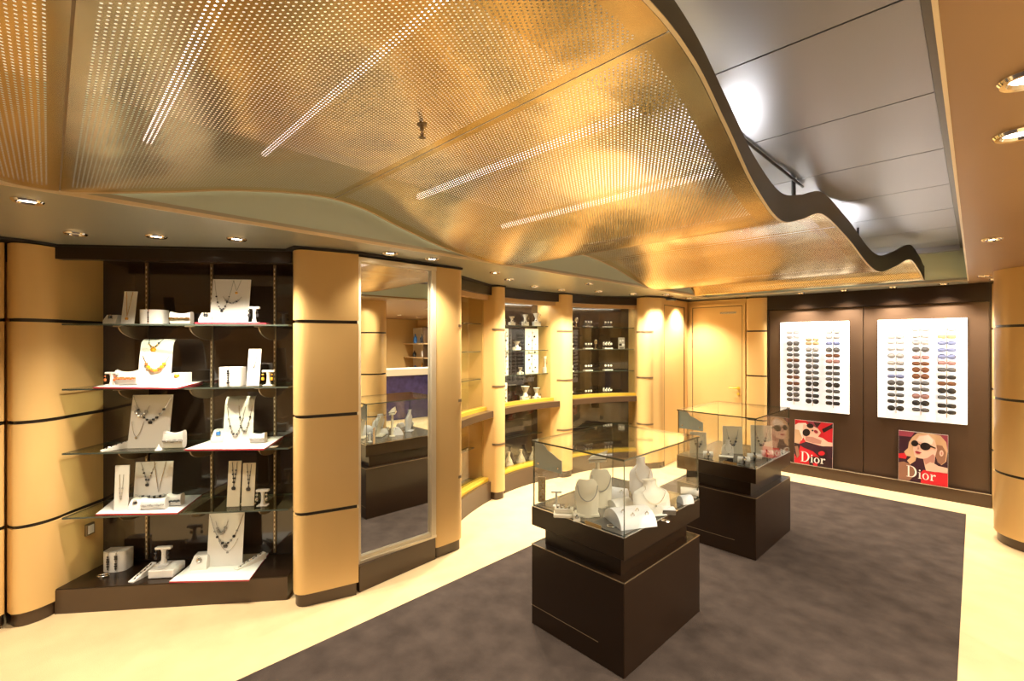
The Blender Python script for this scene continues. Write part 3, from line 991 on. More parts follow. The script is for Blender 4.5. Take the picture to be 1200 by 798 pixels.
def on_shelf(cv, u, d, z):
    p = cv.pt(u, d)
    a = cv.pt(min(1, u + .05), d) - cv.pt(max(0, u - .05), d)
    return (p.x, p.y, z + .0006), atan2(a.y, a.x)


# first showcase: little crystal figures
for z, nm in ((1.78, 'upper'), (1.50, 'middle')):
    loc, rz = on_shelf(CA, .72, -.2, z)
    m = MB(); m.lathe([(.022, 0), (.024, .008), (.008, .018), (.018, .04), (.024, .06), (.012, .082), (.004, .10)], n=12)
    put(m, 'crystal_figure', 'silver', loc, rz, 'small silver figure on the %s shelf of the first wall showcase' % nm, 'ornament')

# second showcase: tall white panels, stands, boxes
def tall_panel(u, d, z, w_, h_, label, jl):
    loc, rz = on_shelf(CB, u, d, z)
    t = thing('jewellery_easel', label, 'display stand', loc, rz)
    m = MB(); m.cbox(-w_ / 2, w_ / 2, 0, .012, 0, h_, .002); m.build('panel', 'white', t)
    m = MB()
    k = 0
    for i in range(int(h_ / .045)):
        for x in ((-.22, .22) if i % 2 else (0,)):
            m.ball((x * w_ + random.uniform(-.01, .01), -.004, .03 + i * .045), random.uniform(.009, .016), k % 2, 6, (1, .4, 1)); k += 1
    m.tube([(0, -.003, .03), (0, -.003, h_ - .02)], .0014, 5)
    put(m, 'charm_necklace', ['darkbead', 'grey'], loc, rz, jl, 'necklace')


tall_panel(.26, -.15, 1.22, .10, .52, 'tall white jewellery panel at the left of the second showcase', 'dark charms on the left tall panel in the second showcase')
tall_panel(.70, -.15, 1.22, .20, .53, 'tall white jewellery panel at the centre of the second showcase', 'dark charms on the centre tall panel in the second showcase')
tall_panel(.24, -.15, .9005, .10, .24, 'short white panel at the lower left of the second showcase', 'dark charms on the short lower panel in the second showcase')
gi = 0
for u, z, w_, h_, lab in ((.22, 1.78, .06, .12, 'left end of the top shelf'), (.38, 1.78, .08, .10, 'left half of the top shelf'), (.60, 1.78, .08, .13, 'middle of the top shelf'),
                          (.78, 1.78, .10, .15, 'right half of the top shelf'), (.46, 1.50, .10, .10, 'middle shelf between the tall panels'), (.92, 1.22, .05, .2, 'right of the centre tall panel'),
                          (.52, 1.22, .07, .08, 'third shelf left of the tall panel'),
                          (.60, .9005, .13, .18, 'bottom shelf, left of centre'), (.78, .9005, .10, .15, 'bottom shelf, right of centre')):
    loc, rz = on_shelf(CB, u, -.16, z)
    t = thing('jewellery_stand', 'small white jewellery stand in the second showcase, ' + lab, 'display stand', loc, rz, 'small white stands in the second showcase')
    m = MB(); m.cbox(-w_ / 2, w_ / 2, -.02, .02, 0, h_ * .35, .002); m.build('block', 'white', t)
    m = MB(); m.lathe([(w_ * .25, h_ * .35), (w_ * .15, h_ * .6), (w_ * .4, h_)], n=10); m.build('cup', 'white', t)
    m = MB()
    for i in range(6):
        m.ball((random.uniform(-.5, .5) * w_, -.024, random.uniform(.2, .95) * h_), .008, i % 2, 6, (1, .5, 1))
    put(m, 'earrings', ['darkbead', 'silver'], loc, rz, 'dark and silver pieces on the second-showcase stand, ' + lab, 'earrings', 'small jewellery in the second showcase')
# handbag-like folded white stands in the lower compartment
for cv, u, nm in ((CB, .35, 'left'), (CB, .55, 'middle'), (CB, .75, 'right')):
    loc, rz = on_shelf(cv, u, -.18, .1855)
    t = thing('jewellery_stand', 'dim %s bust-shaped stand behind the lower glass of the second showcase' % nm, 'display stand', loc, rz, 'stands in the lower second showcase')
    m = MB(); m.lathe([(.05, 0), (.055, .03), (.03, .09), (.012, .13), (.02, .17)], n=14); m.build('bust', 'cream', t)
    m = MB(); m.tube([(.034 * cos(a), -.034 * abs(sin(a)) - .008, .05 + .03 * cos(a) ** 2) for a in [pi * i / 10 for i in range(11)]], .0025, 5)
    put(m, 'beaded_necklace', 'silver', loc, rz, 'silver necklace on the dim %s lower bust of the second showcase' % nm, 'necklace')

# third showcase: groups of three watches over small white plates
wt = MB()
wt.tube([(.0, .018 * cos(a), .028 + .026 * sin(a)) for a in [2 * pi * i / 14 for i in range(14)]], .005, 6, closed=True)
wt.ball((0, -.020, .036), .015, 1, 10, (1, .35, 1))
proto = wt.build('watch', ['darkbead', 'boardw'])
first = True
rowname = {1.78: 'top glass shelf', 1.50: 'second glass shelf', 1.22: 'third glass shelf', .9005: 'bottom shelf'}
for z in (1.78, 1.50, 1.22, .9005):
    for (u, cnm) in ((.10, 'left'), (.38, 'centre-left'), (.66, 'centre-right')):
        if z == 1.78 and cnm == 'centre-left':
            pass
        loc, rz = on_shelf(CC, u, -.165, z)
        t = thing('watch_plinth', 'small white plate under three watches, %s of the %s in the third showcase' % (cnm, rowname[z]), 'display stand', loc, rz, 'watch plates in the third showcase')
        m = MB(); m.cbox(-.062, .062, -.030, .024, 0, .016, .002); m.build('plate', 'grey', t)
        for xx in (-.04, 0, .04):
            m = MB(); m.cbox(xx - .016, xx + .016, -.036, -.031, .001, .014, .001); m.build('price_tag', 'boardw', t)
        ups = 2 if (z in (.9005, 1.50) and cnm != 'centre-left') else 1
        for lv in range(ups):
            for i in range(3):
                oo = proto if first else proto.copy()
                if not first:
                    col.objects.link(oo)
                first = False
                dx = (i - 1) * .040
                oo.location = (loc[0] + cos(rz) * dx - sin(rz) * (.045 * lv), loc[1] + sin(rz) * dx + cos(rz) * (.045 * lv), loc[2] + .030 + (0 if not lv else .0))
                if lv:
                    oo.location.z = loc[2]
                    oo.scale = (1, 1, 1.9)
                oo.rotation_euler = (0, 0, rz)
                tag(oo, '%s%s watch, %s group, %s of the third showcase' % (('left', 'middle', 'right')[i], ' back-row' if lv else '', cnm, rowname[z]), 'watch', 'watches in the third showcase')
loc, rz = on_shelf(CC, .86, -.20, 1.50)
m = MB(); m.cbox(-.045, .045, 0, .006, 0, .15, .001)
t = put(m, 'picture_card', 'grey', loc, rz, 'grey picture card at the right of the second shelf in the third showcase', 'card')
for q, (xx, zz, rr) in enumerate(((-.015, .09, .018), (.018, .10, .016), (-.012, .045, .022), (.02, .05, .02))):
    pass
m = MB()
for xx, zz, rr, mi in ((-.016, .105, .016, 0), (.018, .11, .015, 0), (-.014, .055, .024, 1), (.020, .055, .022, 0), (0, .012, .03, 1)):
    m.ball((xx, -.0015, zz), rr, mi, 8, (1, .05, .9 if zz > .02 else .3))
m.build('printed_picture', ['lav', 'darkbead'], t)
for z, u in ((1.78, .25), (1.5, .52)):
    loc, rz = on_shelf(CC, u, -.22, z)
    m = MB(); m.lathe([(.03, 0), (.03, .006), (.006, .012), (.006, .05), (.026, .065), (.028, .1), (.02, .12)], n=14)
    put(m, 'watch_winder', 'chrome', loc, rz, 'tall chrome watch stand on the %s of the third showcase' % rowname[z], 'display stand')

# ------------------------------------------------------------------ island glass showcases
def island(label, loc, rz):
    W, Dp = .607, .800
    t = thing('glass_showcase', label, 'display case', loc, rz, 'island glass showcases on the dark carpet')
    # local: x 0..-W to the left, y 0..Dp back; near corner at the origin
    m = MB(); m.cbox(-W, 0, 0, Dp, 0, .450, .003); m.build('base_cabinet', 'brown', t)
    m = MB(); m.box(-W - .0012, -.15, -.0012, 0, .106, .109); m.build('door_line', 'stand', t)
    m = MB()
    for a in ((-W, 0, -.0015, .004), (-W, 0, Dp - .004, Dp + .0015), (-W - .0015, -W + .004, 0, Dp), (-.004, .0015, 0, Dp)):
        m.box(*a, .449, .4525)
    m.build('edge_trim', 'stand', t)
    m = MB(); m.box(-W + .055, -.055, .055, Dp - .055, .450, .560); m.build('recessed_neck', 'brown', t)
    m = MB(); m.cbox(-W, 0, 0, Dp, .558, .664, .002); m.build('tray_box', 'brown', t)
    m = MB(); m.box(-W + .02, -.02, .02, Dp - .02, .6641, .668); m.build('display_deck', 'deck', t)
    m = MB()
    for a in ((-W, 0, 0, .004), (-W, 0, Dp - .004, Dp), (-W, -W + .004, 0, Dp), (-.004, 0, 0, Dp)):
        m.box(*a, .664, .6665)
    m.build('deck_trim', 'silver', t)
    g0, g1 = .667, 1.028
    i = .006
    panes = [((-W + i, i), (-i, i), (0, .006)), ((-W + i, Dp - i - .006), (-i, Dp - i - .006), (0, .006)),
             ((-W + i, i + .007), (-W + i, Dp - i - .007), (.006, 0)), ((-i - .006, i + .007), (-i - .006, Dp - i - .007), (.006, 0))]
    for a, b, e in panes:
        m = MB()
        pts = [a, b, (b[0] + e[0], b[1] + e[1]), (a[0] + e[0], a[1] + e[1])]
        m.prism(pts, g0, g1, 0, 0)
        for k in range(4):
            q0, q1 = Vector(m.V[m.F[2 + k][0]]), Vector(m.V[m.F[2 + k][1]])
            if (q1 - q0).length < .02:
                m.MI[2 + k] = 1
        m.MI[0] = m.MI[1] = 1
        m.build('glass_pane', ['glass', 'edge'], t, smooth=False)
    m = MB(); m.prism([(-W, 0), (0, 0), (0, Dp), (-W, Dp)], 1.028, 1.037, 0, 1)
    m.build('glass_top', ['glass', 'edge'], t, smooth=False)
    # lock plate; its S-curved top copies the canopy's reflection in the glass
    out = [(-W + .012, .885), (-W + .21, .885), (-W + .21, .955)]
    out += [(-W + .21 - .10 * k / 8, .955 + .035 * (1 - cos(pi * k / 8)) / 2) for k in range(1, 9)]
    out += [(-W + .09, 1.015), (-W + .07, 1.024), (-W + .012, 1.024)]
    m = MB()
    k = len(out)
    m.V = [(x, .014, z) for x, z in out] + [(x, .018, z) for x, z in out]
    m.F = [tuple(range(k)), tuple(range(k, 2 * k))[::-1]] + [(i2, k + i2, k + (i2 + 1) % k, (i2 + 1) % k) for i2 in range(k)]
    m.MI = [0] * len(m.F)
    lp_ = m.build('lock_plate', 'frost', t, smooth=False)
    for x in (-W + .04, -W + .185):
        m = MB(); m.lathe([(0, 0), (.007, 0), (.006, .004), (0, .005)], n=12)
        s_ = m.build('screw', 'chrome', lp_); s_.location = (x, .014, .91); s_.rotation_euler = (pi / 2, 0, 0)
    m = MB(); m.cbox(-.235, -.135, -.0015, .0, .668, .686, .0003); m.V = [(x, y + .0075 - .002, z) for x, y, z in m.V]
    m.build('price_strip', 'plate', t)
    return t


R1 = radians(-1.4)
I1 = (-1.171, 1.920, .004); I2 = (-1.127, 3.632, .004)
island('nearer glass-topped dark brown showcase on the carpet, filled with white necklace busts', I1, R1)
island('farther glass-topped dark brown showcase, partly hidden behind the nearer one', I2, radians(-1.6))


def isl(I, rz, x, y):
    return (I[0] + cos(rz) * x - sin(rz) * y, I[1] + sin(rz) * x + cos(rz) * y, .6726)


def to_isl(px, py, I=I1, rz=R1, z=.668):
    p = at(px, py, z)
    dx, dy = p.x - I[0], p.y - I[1]
    return (cos(rz) * dx + sin(rz) * dy, -sin(rz) * dx + cos(rz) * dy)


def bust(loc, rz, h_, w_, label, mat_='white', jl=None, jm='silver', tilt=0.0, name='necklace_bust'):
    t = thing(name, label, 'display bust', loc, rz)
    m = MB()
    rings = []
    # neck, shoulders, chest: half-ellipse sections
    prof = [(.0, .40, .10), (.12, .50, .14), (.35, .5, .16), (.55, .50, .17), (.66, .44, .16), (.74, .28, .14), (.80, .19, .13), (.92, .17, .12), (1.0, .20, .13)]
    for v, hw, dp in prof:
        y0 = tilt * v * h_
        ring = [(hw * w_ * cos(a), y0 - dp * w_ * 1.3 * sin(a) * (1 if sin(a) > 0 else .35), v * h_) for a in [2 * pi * i / 20 for i in range(20)]]
        rings.append(ring)
    m.loft(rings, 0, cap=True)
    m.build('torso', mat_, t)
    m = MB(); m.cbox(-w_ * .3, w_ * .3, -w_ * .2, w_ * .25 + abs(tilt) * h_ * .5, 0, .006, .002); m.build('foot', mat_, t)
    if jl:
        m = MB()
        pts = []
        for i in range(17):
            k = i / 16
            a = pi * k
            v = .86 - .50 * sin(a) ** 1.2
            hw = .22 if v > .74 else .34
            pts.append((w_ * hw * cos(a) * (1 if sin(a) < .5 else 1), tilt * v * h_ - w_ * .20 - .006 * sin(a), v * h_))
        m.tube(pts, .0016, 5)
        m.ball((0, pts[8][1] - .003, pts[8][2] - .008), .007, 0, 8)
        put(m, 'pendant_necklace', jm, loc, rz, jl, 'necklace')
    return t


def arch(loc, rz, L_, w_, h_, label, mat_='lav', slots=0, jl=None):
    """white half-round ring ramp"""
    t = thing('ring_ramp', label, 'display stand', loc, rz)
    m = MB()
    ring = lambda x: [(x, w_ * .5 * cos(a), h_ * sin(a)) for a in [pi * i / 12 for i in range(13)]]
    m.loft([ring(-L_ / 2), ring(-L_ / 2 + L_ * .3), ring(L_ / 2 - L_ * .3), ring(L_ / 2)], cap=True)
    m.build('ramp', mat_, t)
    for i in range(slots):
        m = MB()
        x = -L_ * .3 + L_ * .6 * i / max(1, slots - 1)
        aa = radians(130 if i % 2 else 112)
        y, z = w_ * .5 * cos(aa), h_ * sin(aa)
        m.tube([(x + .009 * cos(q), y - .003, z + .009 * sin(q) + .002) for q in [2 * pi * k / 12 for k in range(12)]], .002, 5, closed=True)
        m.ball((x, y - .004, z + .011), .005, 0, 6)
        put(m, 'ring', 'silver', loc, rz, jl[i], 'ring')
    return t


A1 = radians(38)     # things inside face the room's entrance corner
def P1(px, py):
    x, y = to_isl(px, py)
    return isl(I1, R1, x, y)


# two cream leaf-shaped busts
def leaf_bust(loc, rz, label, jl, w_=.125, h_=.185):
    t = thing('necklace_bust', label, 'display bust', loc, rz)
    m = MB()
    rings = []
    for v, hw, yy in [(0, .42, -.02), (.25, .46, -.012), (.55, .50, 0), (.78, .50, .012), (.92, .42, .022), (1.0, .30, .03)]:
        rings.append([(-hw * w_, yy, v * h_), (0, yy - .016, v * h_), (hw * w_, yy, v * h_), (hw * w_, yy + .006, v * h_), (0, yy - .008, v * h_), (-hw * w_, yy + .006, v * h_)])
    m.loft(rings, cap=True)
    m.build('torso', 'cream', t)
    m = MB(); m.cbox(-w_ * .5, w_ * .5, -.03, .045, 0, .014, .003); m.build('foot', 'cream', t)
    m = MB()
    m.tube([(w_ * .42 * cos(a), -.020 - .005 * sin(a), h_ * (.9 - .45 * sin(a))) for a in [pi * i / 14 for i in range(15)]], .0028, 5)
    put(m, 'rope_necklace', 'grey', loc, rz, jl, 'necklace')


def shift(p, dx, dy):
    return (p[0] + dx, p[1] + dy, p[2])


p = P1(688, 605)
leaf_bust(p, A1 + .1, 'front cream leaf-shaped bust with rope chain in the nearer showcase', 'silver rope chain on the front cream bust')
p = P1(704, 594)
leaf_bust(p, A1 + .1, 'rear cream leaf-shaped bust with rope chain in the nearer showcase', 'silver rope chain on the rear cream bust', h_=.20)
# folded cream collar on a post between them
p = P1(700, 585)
t = thing('collar_stand', 'folded cream collar stand with dark band behind the cream busts', 'display stand', p, A1)
m = MB(); m.lathe([(.03, 0), (.03, .006), (.012, .012), (.012, .215)], n=16); m.build('post', 'cream', t)
def lift(m):
    m.V = [(x * 1.15, y * 1.15, z + .058) for x, y, z in m.V]


m = MB(); m.loft([[(-.045, -.02, .155), (.045, -.02, .165), (.05, .03, .175), (-.04, .03, .16)], [(-.040, -.015, .172), (.045, -.018, .178), (.045, .025, .19), (-.03, .028, .178)]], cap=True)
lift(m); m.build('lower_fold', 'cream', t)
m = MB(); m.loft([[(-.046, -.022, .1725), (.046, -.022, .1785), (.046, .026, .191), (-.032, .03, .179)], [(-.046, -.022, .176), (.046, -.022, .182), (.046, .026, .194), (-.032, .03, .182)]], cap=True)
lift(m); m.build('dark_band', 'darkbead', t)
m = MB(); m.loft([[(-.05, -.024, .176), (.04, -.024, .183), (.04, .026, .195), (-.03, .03, .183)], [(-.02, -.01, .195), (.035, -.012, .205), (.055, .015, .225), (.0, .02, .20)]], cap=True)
lift(m); m.build('upper_fold', 'cream', t)
# ring tray, tall ring holder and gold chain stand at the left
p = P1(661, 606)
t = thing('ring_tray', 'cream ring tray with dark slots at the left of the nearer showcase', 'display stand', p, A1)
m = MB(); m.cbox(-.055, .055, -.03, .035, 0, .018, .003); m.build('lower_step', 'cream', t)
m = MB(); m.cbox(-.050, .050, -.01, .035, .018, .042, .003); m.build('upper_step', 'cream', t)
m = MB()
for i in range(4):
    m.box(-.04 + .02 * i, -.028 + .02 * i, -.0, .028, .0421, .0445)
m.build('ring_slots', 'darkbead', t)
for i in range(3):
    m = MB(); m.tube([(-.03 + .025 * i + .008 * cos(q), .01, .046 + .008 + .008 * sin(q)) for q in [2 * pi * k / 12 for k in range(12)]], .0018, 5, closed=True)
    put(m, 'ring', 'silver', p, A1, ('left', 'middle', 'right')[i] + ' silver ring in the cream ring tray', 'ring')
p = P1(652, 594)
t = thing('earring_stand', 'white T-shaped earring stand at the back left of the nearer showcase', 'display stand', p, A1)
m = MB(); m.lathe([(.02, 0), (.02, .005), (.006, .008), (.006, .075)], n=12); m.build('stem', 'white', t)
m = MB(); m.cbox(-.03, .03, -.007, .007, .075, .085, .002); m.build('crossbar', 'white', t)
p = P1(635, 589)
t = thing('chain_stand', 'gold perforated chain stand in the left corner of the nearer showcase', 'display stand', p, A1)
m = MB(); m.cbox(-.022, .022, -.004, .004, 0, .145, .001)
m.build('plate', 'tan', t)
m = MB()
for i in range(8):
    m.ball((0.006 * (-1) ** i, -.006, .015 + .016 * i), .0055, 0, 6)
m.build('studs', 'goldj', t)
# big white arched ramp near the front corner
p = P1(738, 612)
arch(p, radians(60), .20, .19, .072, 'large white arched ring ramp at the front corner of the nearer showcase', 'lav', 4,
     ['ring on the front arched ramp, nearest the corner', 'second ring from the corner on the front arched ramp', 'third ring from the corner on the front arched ramp', 'farthest ring on the front arched ramp'])
# large white bust and others
p = P1(765, 603)
bust(p, radians(55), .175, .21, 'large white necklace bust in the middle of the nearer showcase', 'white', 'silver pendant necklace on the large white bust', tilt=.25)
p = P1(752, 580)
bust(p, radians(50), .22, .15, 'tall white bust at the back of the nearer showcase', 'lav', 'fine silver necklace on the tall back bust', tilt=.1)
p = P1(722, 584)
arch(p, radians(20), .13, .10, .06, 'white ring ramp between the cream busts and the back glass', 'lav', 2, ['left ring on the back ring ramp', 'right ring on the back ring ramp'])
p = P1(727, 596)
arch(p, radians(70), .12, .10, .05, 'low white ramp left of the large white bust', 'white')
p = P1(803, 590)
arch(p, radians(65), .075, .06, .045, 'small white arched ramp at the right of the nearer showcase', 'lav')
p = P1(808, 583)
t = thing('bracelet_roll', 'white bracelet roll with ring at the right corner of the nearer showcase', 'display stand', p, radians(25))
m = MB()
m.loft([[(x, .024 * cos(a), .030 + .024 * sin(a)) for a in [2 * pi * i / 18 for i in range(18)]] for x in (-.05, .05)], cap=True)
m.build('roll', 'white', t)
m = MB(); m.cbox(-.04, .04, -.015, .015, 0, .01, .002); m.build('foot', 'white', t)
m = MB(); m.loft([[(x, .015 * cos(a), .030 + .015 * sin(a)) for a in [2 * pi * i / 18 for i in range(18)]] for x in (.050, .0515)], cap=True)
m.build('end_cap', 'grey', t)
p = P1(783, 603)
t = thing('watch_box', 'small black box with white lid at the right of the nearer showcase', 'box', p, radians(40))
m = MB(); m.cbox(-.035, .035, -.025, .025, 0, .026, .002); m.build('body', 'darkbead', t)
m = MB(); m.cbox(-.035, .035, -.025, .025, .0262, .032, .001); m.build('lid', 'lav', t)
# scattered clear pebbles/ribbons: small charms on the deck
for px, py, nm in ((722, 612, 'in front of the cream busts'), (780, 612, 'in front of the black box'), (716, 618, 'beside the price strip')):
    p = P1(px, py)
    m = MB(); m.tube([(.02 * cos(q), .013 * sin(q), .003) for q in [2 * pi * k / 16 for k in range(16)]], .003, 5, closed=True)
    put(m, 'bangle', 'silver', p, .3, 'silver bangle lying on the deck ' + nm, 'bracelet')

for px, py, nm in ((757, 613, 'between the arched ramp and the black box'), (772, 596, 'beside the large white bust'), (676, 611, 'in front of the ring tray')):
    p = P1(px, py)
    t = thing('ring_block', 'small cream ring block on the deck ' + nm, 'display stand', p, A1, 'ring blocks in the nearer showcase')
    m = MB(); m.loft([[(-.018, -.014, 0), (.018, -.014, 0), (.018, .014, 0), (-.018, .014, 0)], [(-.014, -.004, .028), (.014, -.004, .028), (.016, .014, .034), (-.016, .014, .034)]], cap=True); m.build('block', 'cream', t)
    m = MB(); m.tube([(.008 * cos(q), -.012, .022 + .008 * sin(q)) for q in [2 * pi * k / 12 for k in range(12)]], .002, 5, closed=True)
    m.ball((0, -.014, .031), .005, 1, 6)
    put(m, 'ring', ['silver', 'darkbead'], p, A1, 'ring on the small cream block ' + nm, 'ring')

# farther showcase contents
def P2(x, y):
    return isl(I2, radians(-1.6), x, y)


for x, y, w_, h_, lab, jl in ((-.50, .16, .13, .17, 'left', 'silver strands on the left upright card'), (-.30, .36, .15, .22, 'back left', 'silver strands on the back left upright card'),
                              (-.13, .52, .16, .23, 'back right', 'silver strands on the back right upright card')):
    p = P2(x, y)
    t = thing('display_plaque', '%s pale upright jewellery card in the farther showcase' % lab, 'display stand', p, radians(30))
    m = MB(); fc = plaque_part(m, w_, h_, .03); m.build('plate', 'cream', t)
    m = MB(); m.cbox(-w_ * .4, w_ * .4, 0, .05, 0, .006, .001); m.build('foot', 'cream', t)
    mm = chain_on(fc, .2, .8, .9, .3, ('silver', 'grey', 'darkbead'), bead=.006)
    put(mm, 'beaded_necklace', ('silver', 'grey', 'darkbead'), p, radians(30), jl + ' in the farther showcase', 'necklace')
bust(P2(-.26, .15), radians(35), .15, .09, 'white necklace bust with silver beads in the farther showcase', 'white', 'silver pendant necklace on the farther showcase bust')
p = P2(-.24, .07)
t = thing('watch_box', 'black box with white lid at the front of the farther showcase', 'box', p, radians(20))
m = MB(); m.cbox(-.05, .05, -.025, .025, 0, .034, .002); m.build('body', 'darkbead', t)
m = MB(); m.cbox(-.05, .05, -.025, .025, .0342, .040, .001); m.build('lid', 'white', t)
for (x, y, L_, lab) in ((-.12, .10, .08, 'front right'), (-.38, .07, .07, 'front left'), (-.10, .26, .10, 'middle right'), (-.07, .44, .09, 'far right')):
    p = P2(x, y)
    t = thing('watch_roll', 'white watch roll at the %s of the farther showcase' % lab, 'display stand', p, radians(28))
    m = MB(); m.loft([[(xx, .024 * cos(a), .028 + .024 * sin(a)) for a in [2 * pi * i / 18 for i in range(18)]] for xx in (-L_ / 2, L_ / 2)], cap=True); m.build('roll', 'white', t)
    m = MB(); m.cbox(-L_ * .4, L_ * .4, -.014, .014, 0, .012, .002); m.build('foot', 'white', t)
    m = MB(); m.tube([(0, .028 * cos(a), .028 + .028 * sin(a)) for a in [2 * pi * i / 18 for i in range(18)]], .006, 6, closed=True)
    m.ball((0, -.028, .036), .015, 1, 10, (1, .4, 1))
    put(m, 'watch', ['darkbead', 'silver'], p, radians(28), 'dark watch on the %s roll of the farther showcase' % lab, 'watch')

# ------------------------------------------------------------------ sunglasses wall
s = MB(); s.box(-1.855, .110, 6.375, 6.47, 0, .128); struct(s.build('baseboard_back', 'brown2', smooth=False))
s = MB(); s.box(-1.855, .110, 6.3735, 6.379, .1282, .1315); struct(s.build('trim_highlight', 'sky_seam', smooth=False))  # pale strip put in for the highlight along the ledge edge
s = MB(); s.box(-1.845, -.888, 6.435, 6.47, .13, 1.985); s.box(-.880, .100, 6.435, 6.47, .13, 1.985)
struct(s.build('wall_back', 'wall_brown', smooth=False))
s = MB(); s.box(-1.855, .110, 6.405, 6.47, 1.99, 2.168); struct(s.build('trim_5', 'brown', smooth=False))
s = MB(); s.box(-1.856, -1.842, 6.40, 6.47, .13, 2.0); s.box(.098, .112, 6.39, 6.47, .13, 2.168); struct(s.build('trim_6', 'brown', smooth=False))

SCOL = {'smoke': ((.11, .11, .12), 'grey-lensed'), 'black': ((.035, .035, .038), 'black'), 'brown': ((.16, .07, .04), 'brown'), 'blue': ((.16, .19, .36), 'blue'),
        'rose': ((.32, .18, .18), 'rose-tinted'), 'clear': ((.36, .36, .38), 'pale grey'), 'amber': ((.42, .31, .18), 'amber')}
for k, (c, _) in SCOL.items():
    M['lens_' + k] = mat('lens_' + k, c, .15, 0, .7)
    M['frame_' + k] = mat('frame_' + k, tuple(x * .9 for x in c), .3, .2, .3)


def lens_outline(style):
    pts = []
    for i in range(16):
        a = 2 * pi * i / 16
        e = {'round': 1.0, 'square': .55, 'aviator': .85, 'wide': .75}[style]
        x = .030 * (abs(cos(a)) ** e) * (1 if cos(a) > 0 else -1)
        z = {'round': .026, 'square': .019, 'aviator': .025, 'wide': .018}[style] * (abs(sin(a)) ** e) * (1 if sin(a) > 0 else -1)
        if style == 'aviator' and z < 0:
            x *= .88
        pts.append((x, z))
    return pts


GLS = {}
for st in ('round', 'square', 'aviator', 'wide'):
    ol = lens_outline(st)
    fm = MB()
    for sx in (-1, 1):
        fm.tube([(sx * .036 + x * 1.05, -.001 + .10 * (abs(sx * .036 + x)) ** 1 * .06, z * 1.05) for x, z in ol], .0026, 5, closed=True)
    fm.tube([(-.010, -.002, .006), (0, -.005, .010), (.010, -.002, .006)], .0028, 6)
    tm = []
    for sx in (-1, 1):
        q = MB(); q.tube([(sx * .067, .002, .010), (sx * .069, .015, .010), (sx * .050, .030, .008), (sx * .020, .033, .004)], .0022, 5)
        tm.append(q)
    lm = []
    for sx in (-1, 1):
        q = MB()
        k = len(ol)
        q.loft([[(sx * .036 + x, .001, z) for x, z in ol], [(sx * .036 + x * .7, -.003, z * .7) for x, z in ol]], cap=True)
        lm.append(q)
    GLS[st] = (fm, lm, tm)
MESH = {}


def sunglasses(x, z, st, colr, label, group):
    key = (st, colr)
    if key not in MESH:
        fm, lm, tm = GLS[st]
        a = fm.build('sunglasses', 'frame_' + colr)
        l = [q.build('lens', 'lens_' + colr) for q in lm]
        tt = [q.build('temple', 'frame_' + colr) for q in tm]
        MESH[key] = (a, l, tt)
        a0, l0, t0 = a, l, tt
    else:
        a, l, tt = MESH[key]
        a0 = a.copy(); col.objects.link(a0)
        l0 = [q.copy() for q in l]; t0 = [q.copy() for q in tt]
        for q in l0 + t0:
            col.objects.link(q)
    for q in l0 + t0:
        q.parent = a0
    a0.location = (x, 6.376, z)
    tag(a0, label, 'sunglasses', group)


def rackboard(label, x0, x1, cols, tint, boardname):
    z0, z1 = .772, 1.832
    t = thing('sunglasses_board', label, 'display board', ((x0 + x1) / 2, 6.42, z0))
    m = MB(); m.cbox(x0, x1, 6.418, 6.434, z0, z1, .002); m.V = [(x - (x0 + x1) / 2, y - 6.42, z - z0) for x, y, z in m.V]
    m.build('light_panel', 'lightbox', t, smooth=False)
    ords = ['top', 'second', 'third', 'fourth', 'fifth', 'sixth', 'seventh', 'eighth', 'ninth', 'tenth', 'eleventh', 'twelfth', 'thirteenth']
    for ci, (px, ys_, cl, stl) in enumerate(cols):
        a = (px - 600) / 543
        X = 6.376 * (a - 1) / (a + 1)
        Dd = 6.376 / (R2 * (1 + a))
        zt = EYE - (ys_[0] - 400) * Dd / 543; zb = EYE - (ys_[-1] - 400) * Dd / 543
        m = MB(); m.tube([(X - (x0 + x1) / 2, 6.411 - 6.42, zb - .06 - z0), (X - (x0 + x1) / 2, 6.411 - 6.42, zt + .05 - z0)], .004, 8)
        m.build('support_rod', 'chrome', t)
        nrow = len(ys_)
        for k in range(nrow):
            z = EYE - (ys_[k] - 400) * Dd / 543
            c = cl[k]
            sunglasses(X, z, stl[k % len(stl)], c, '%s sunglasses, %s in the %s column of the %s board' % (SCOL[c][1], 'lowest' if k == nrow - 1 else ords[k] + (' from top' if k else ''), ('left', 'middle', 'right')[ci], boardname),
                       'sunglasses on the %s white board' % boardname)


def yl(lst, base=340, sc_=4.986):
    return [base + v / sc_ for v in lst]


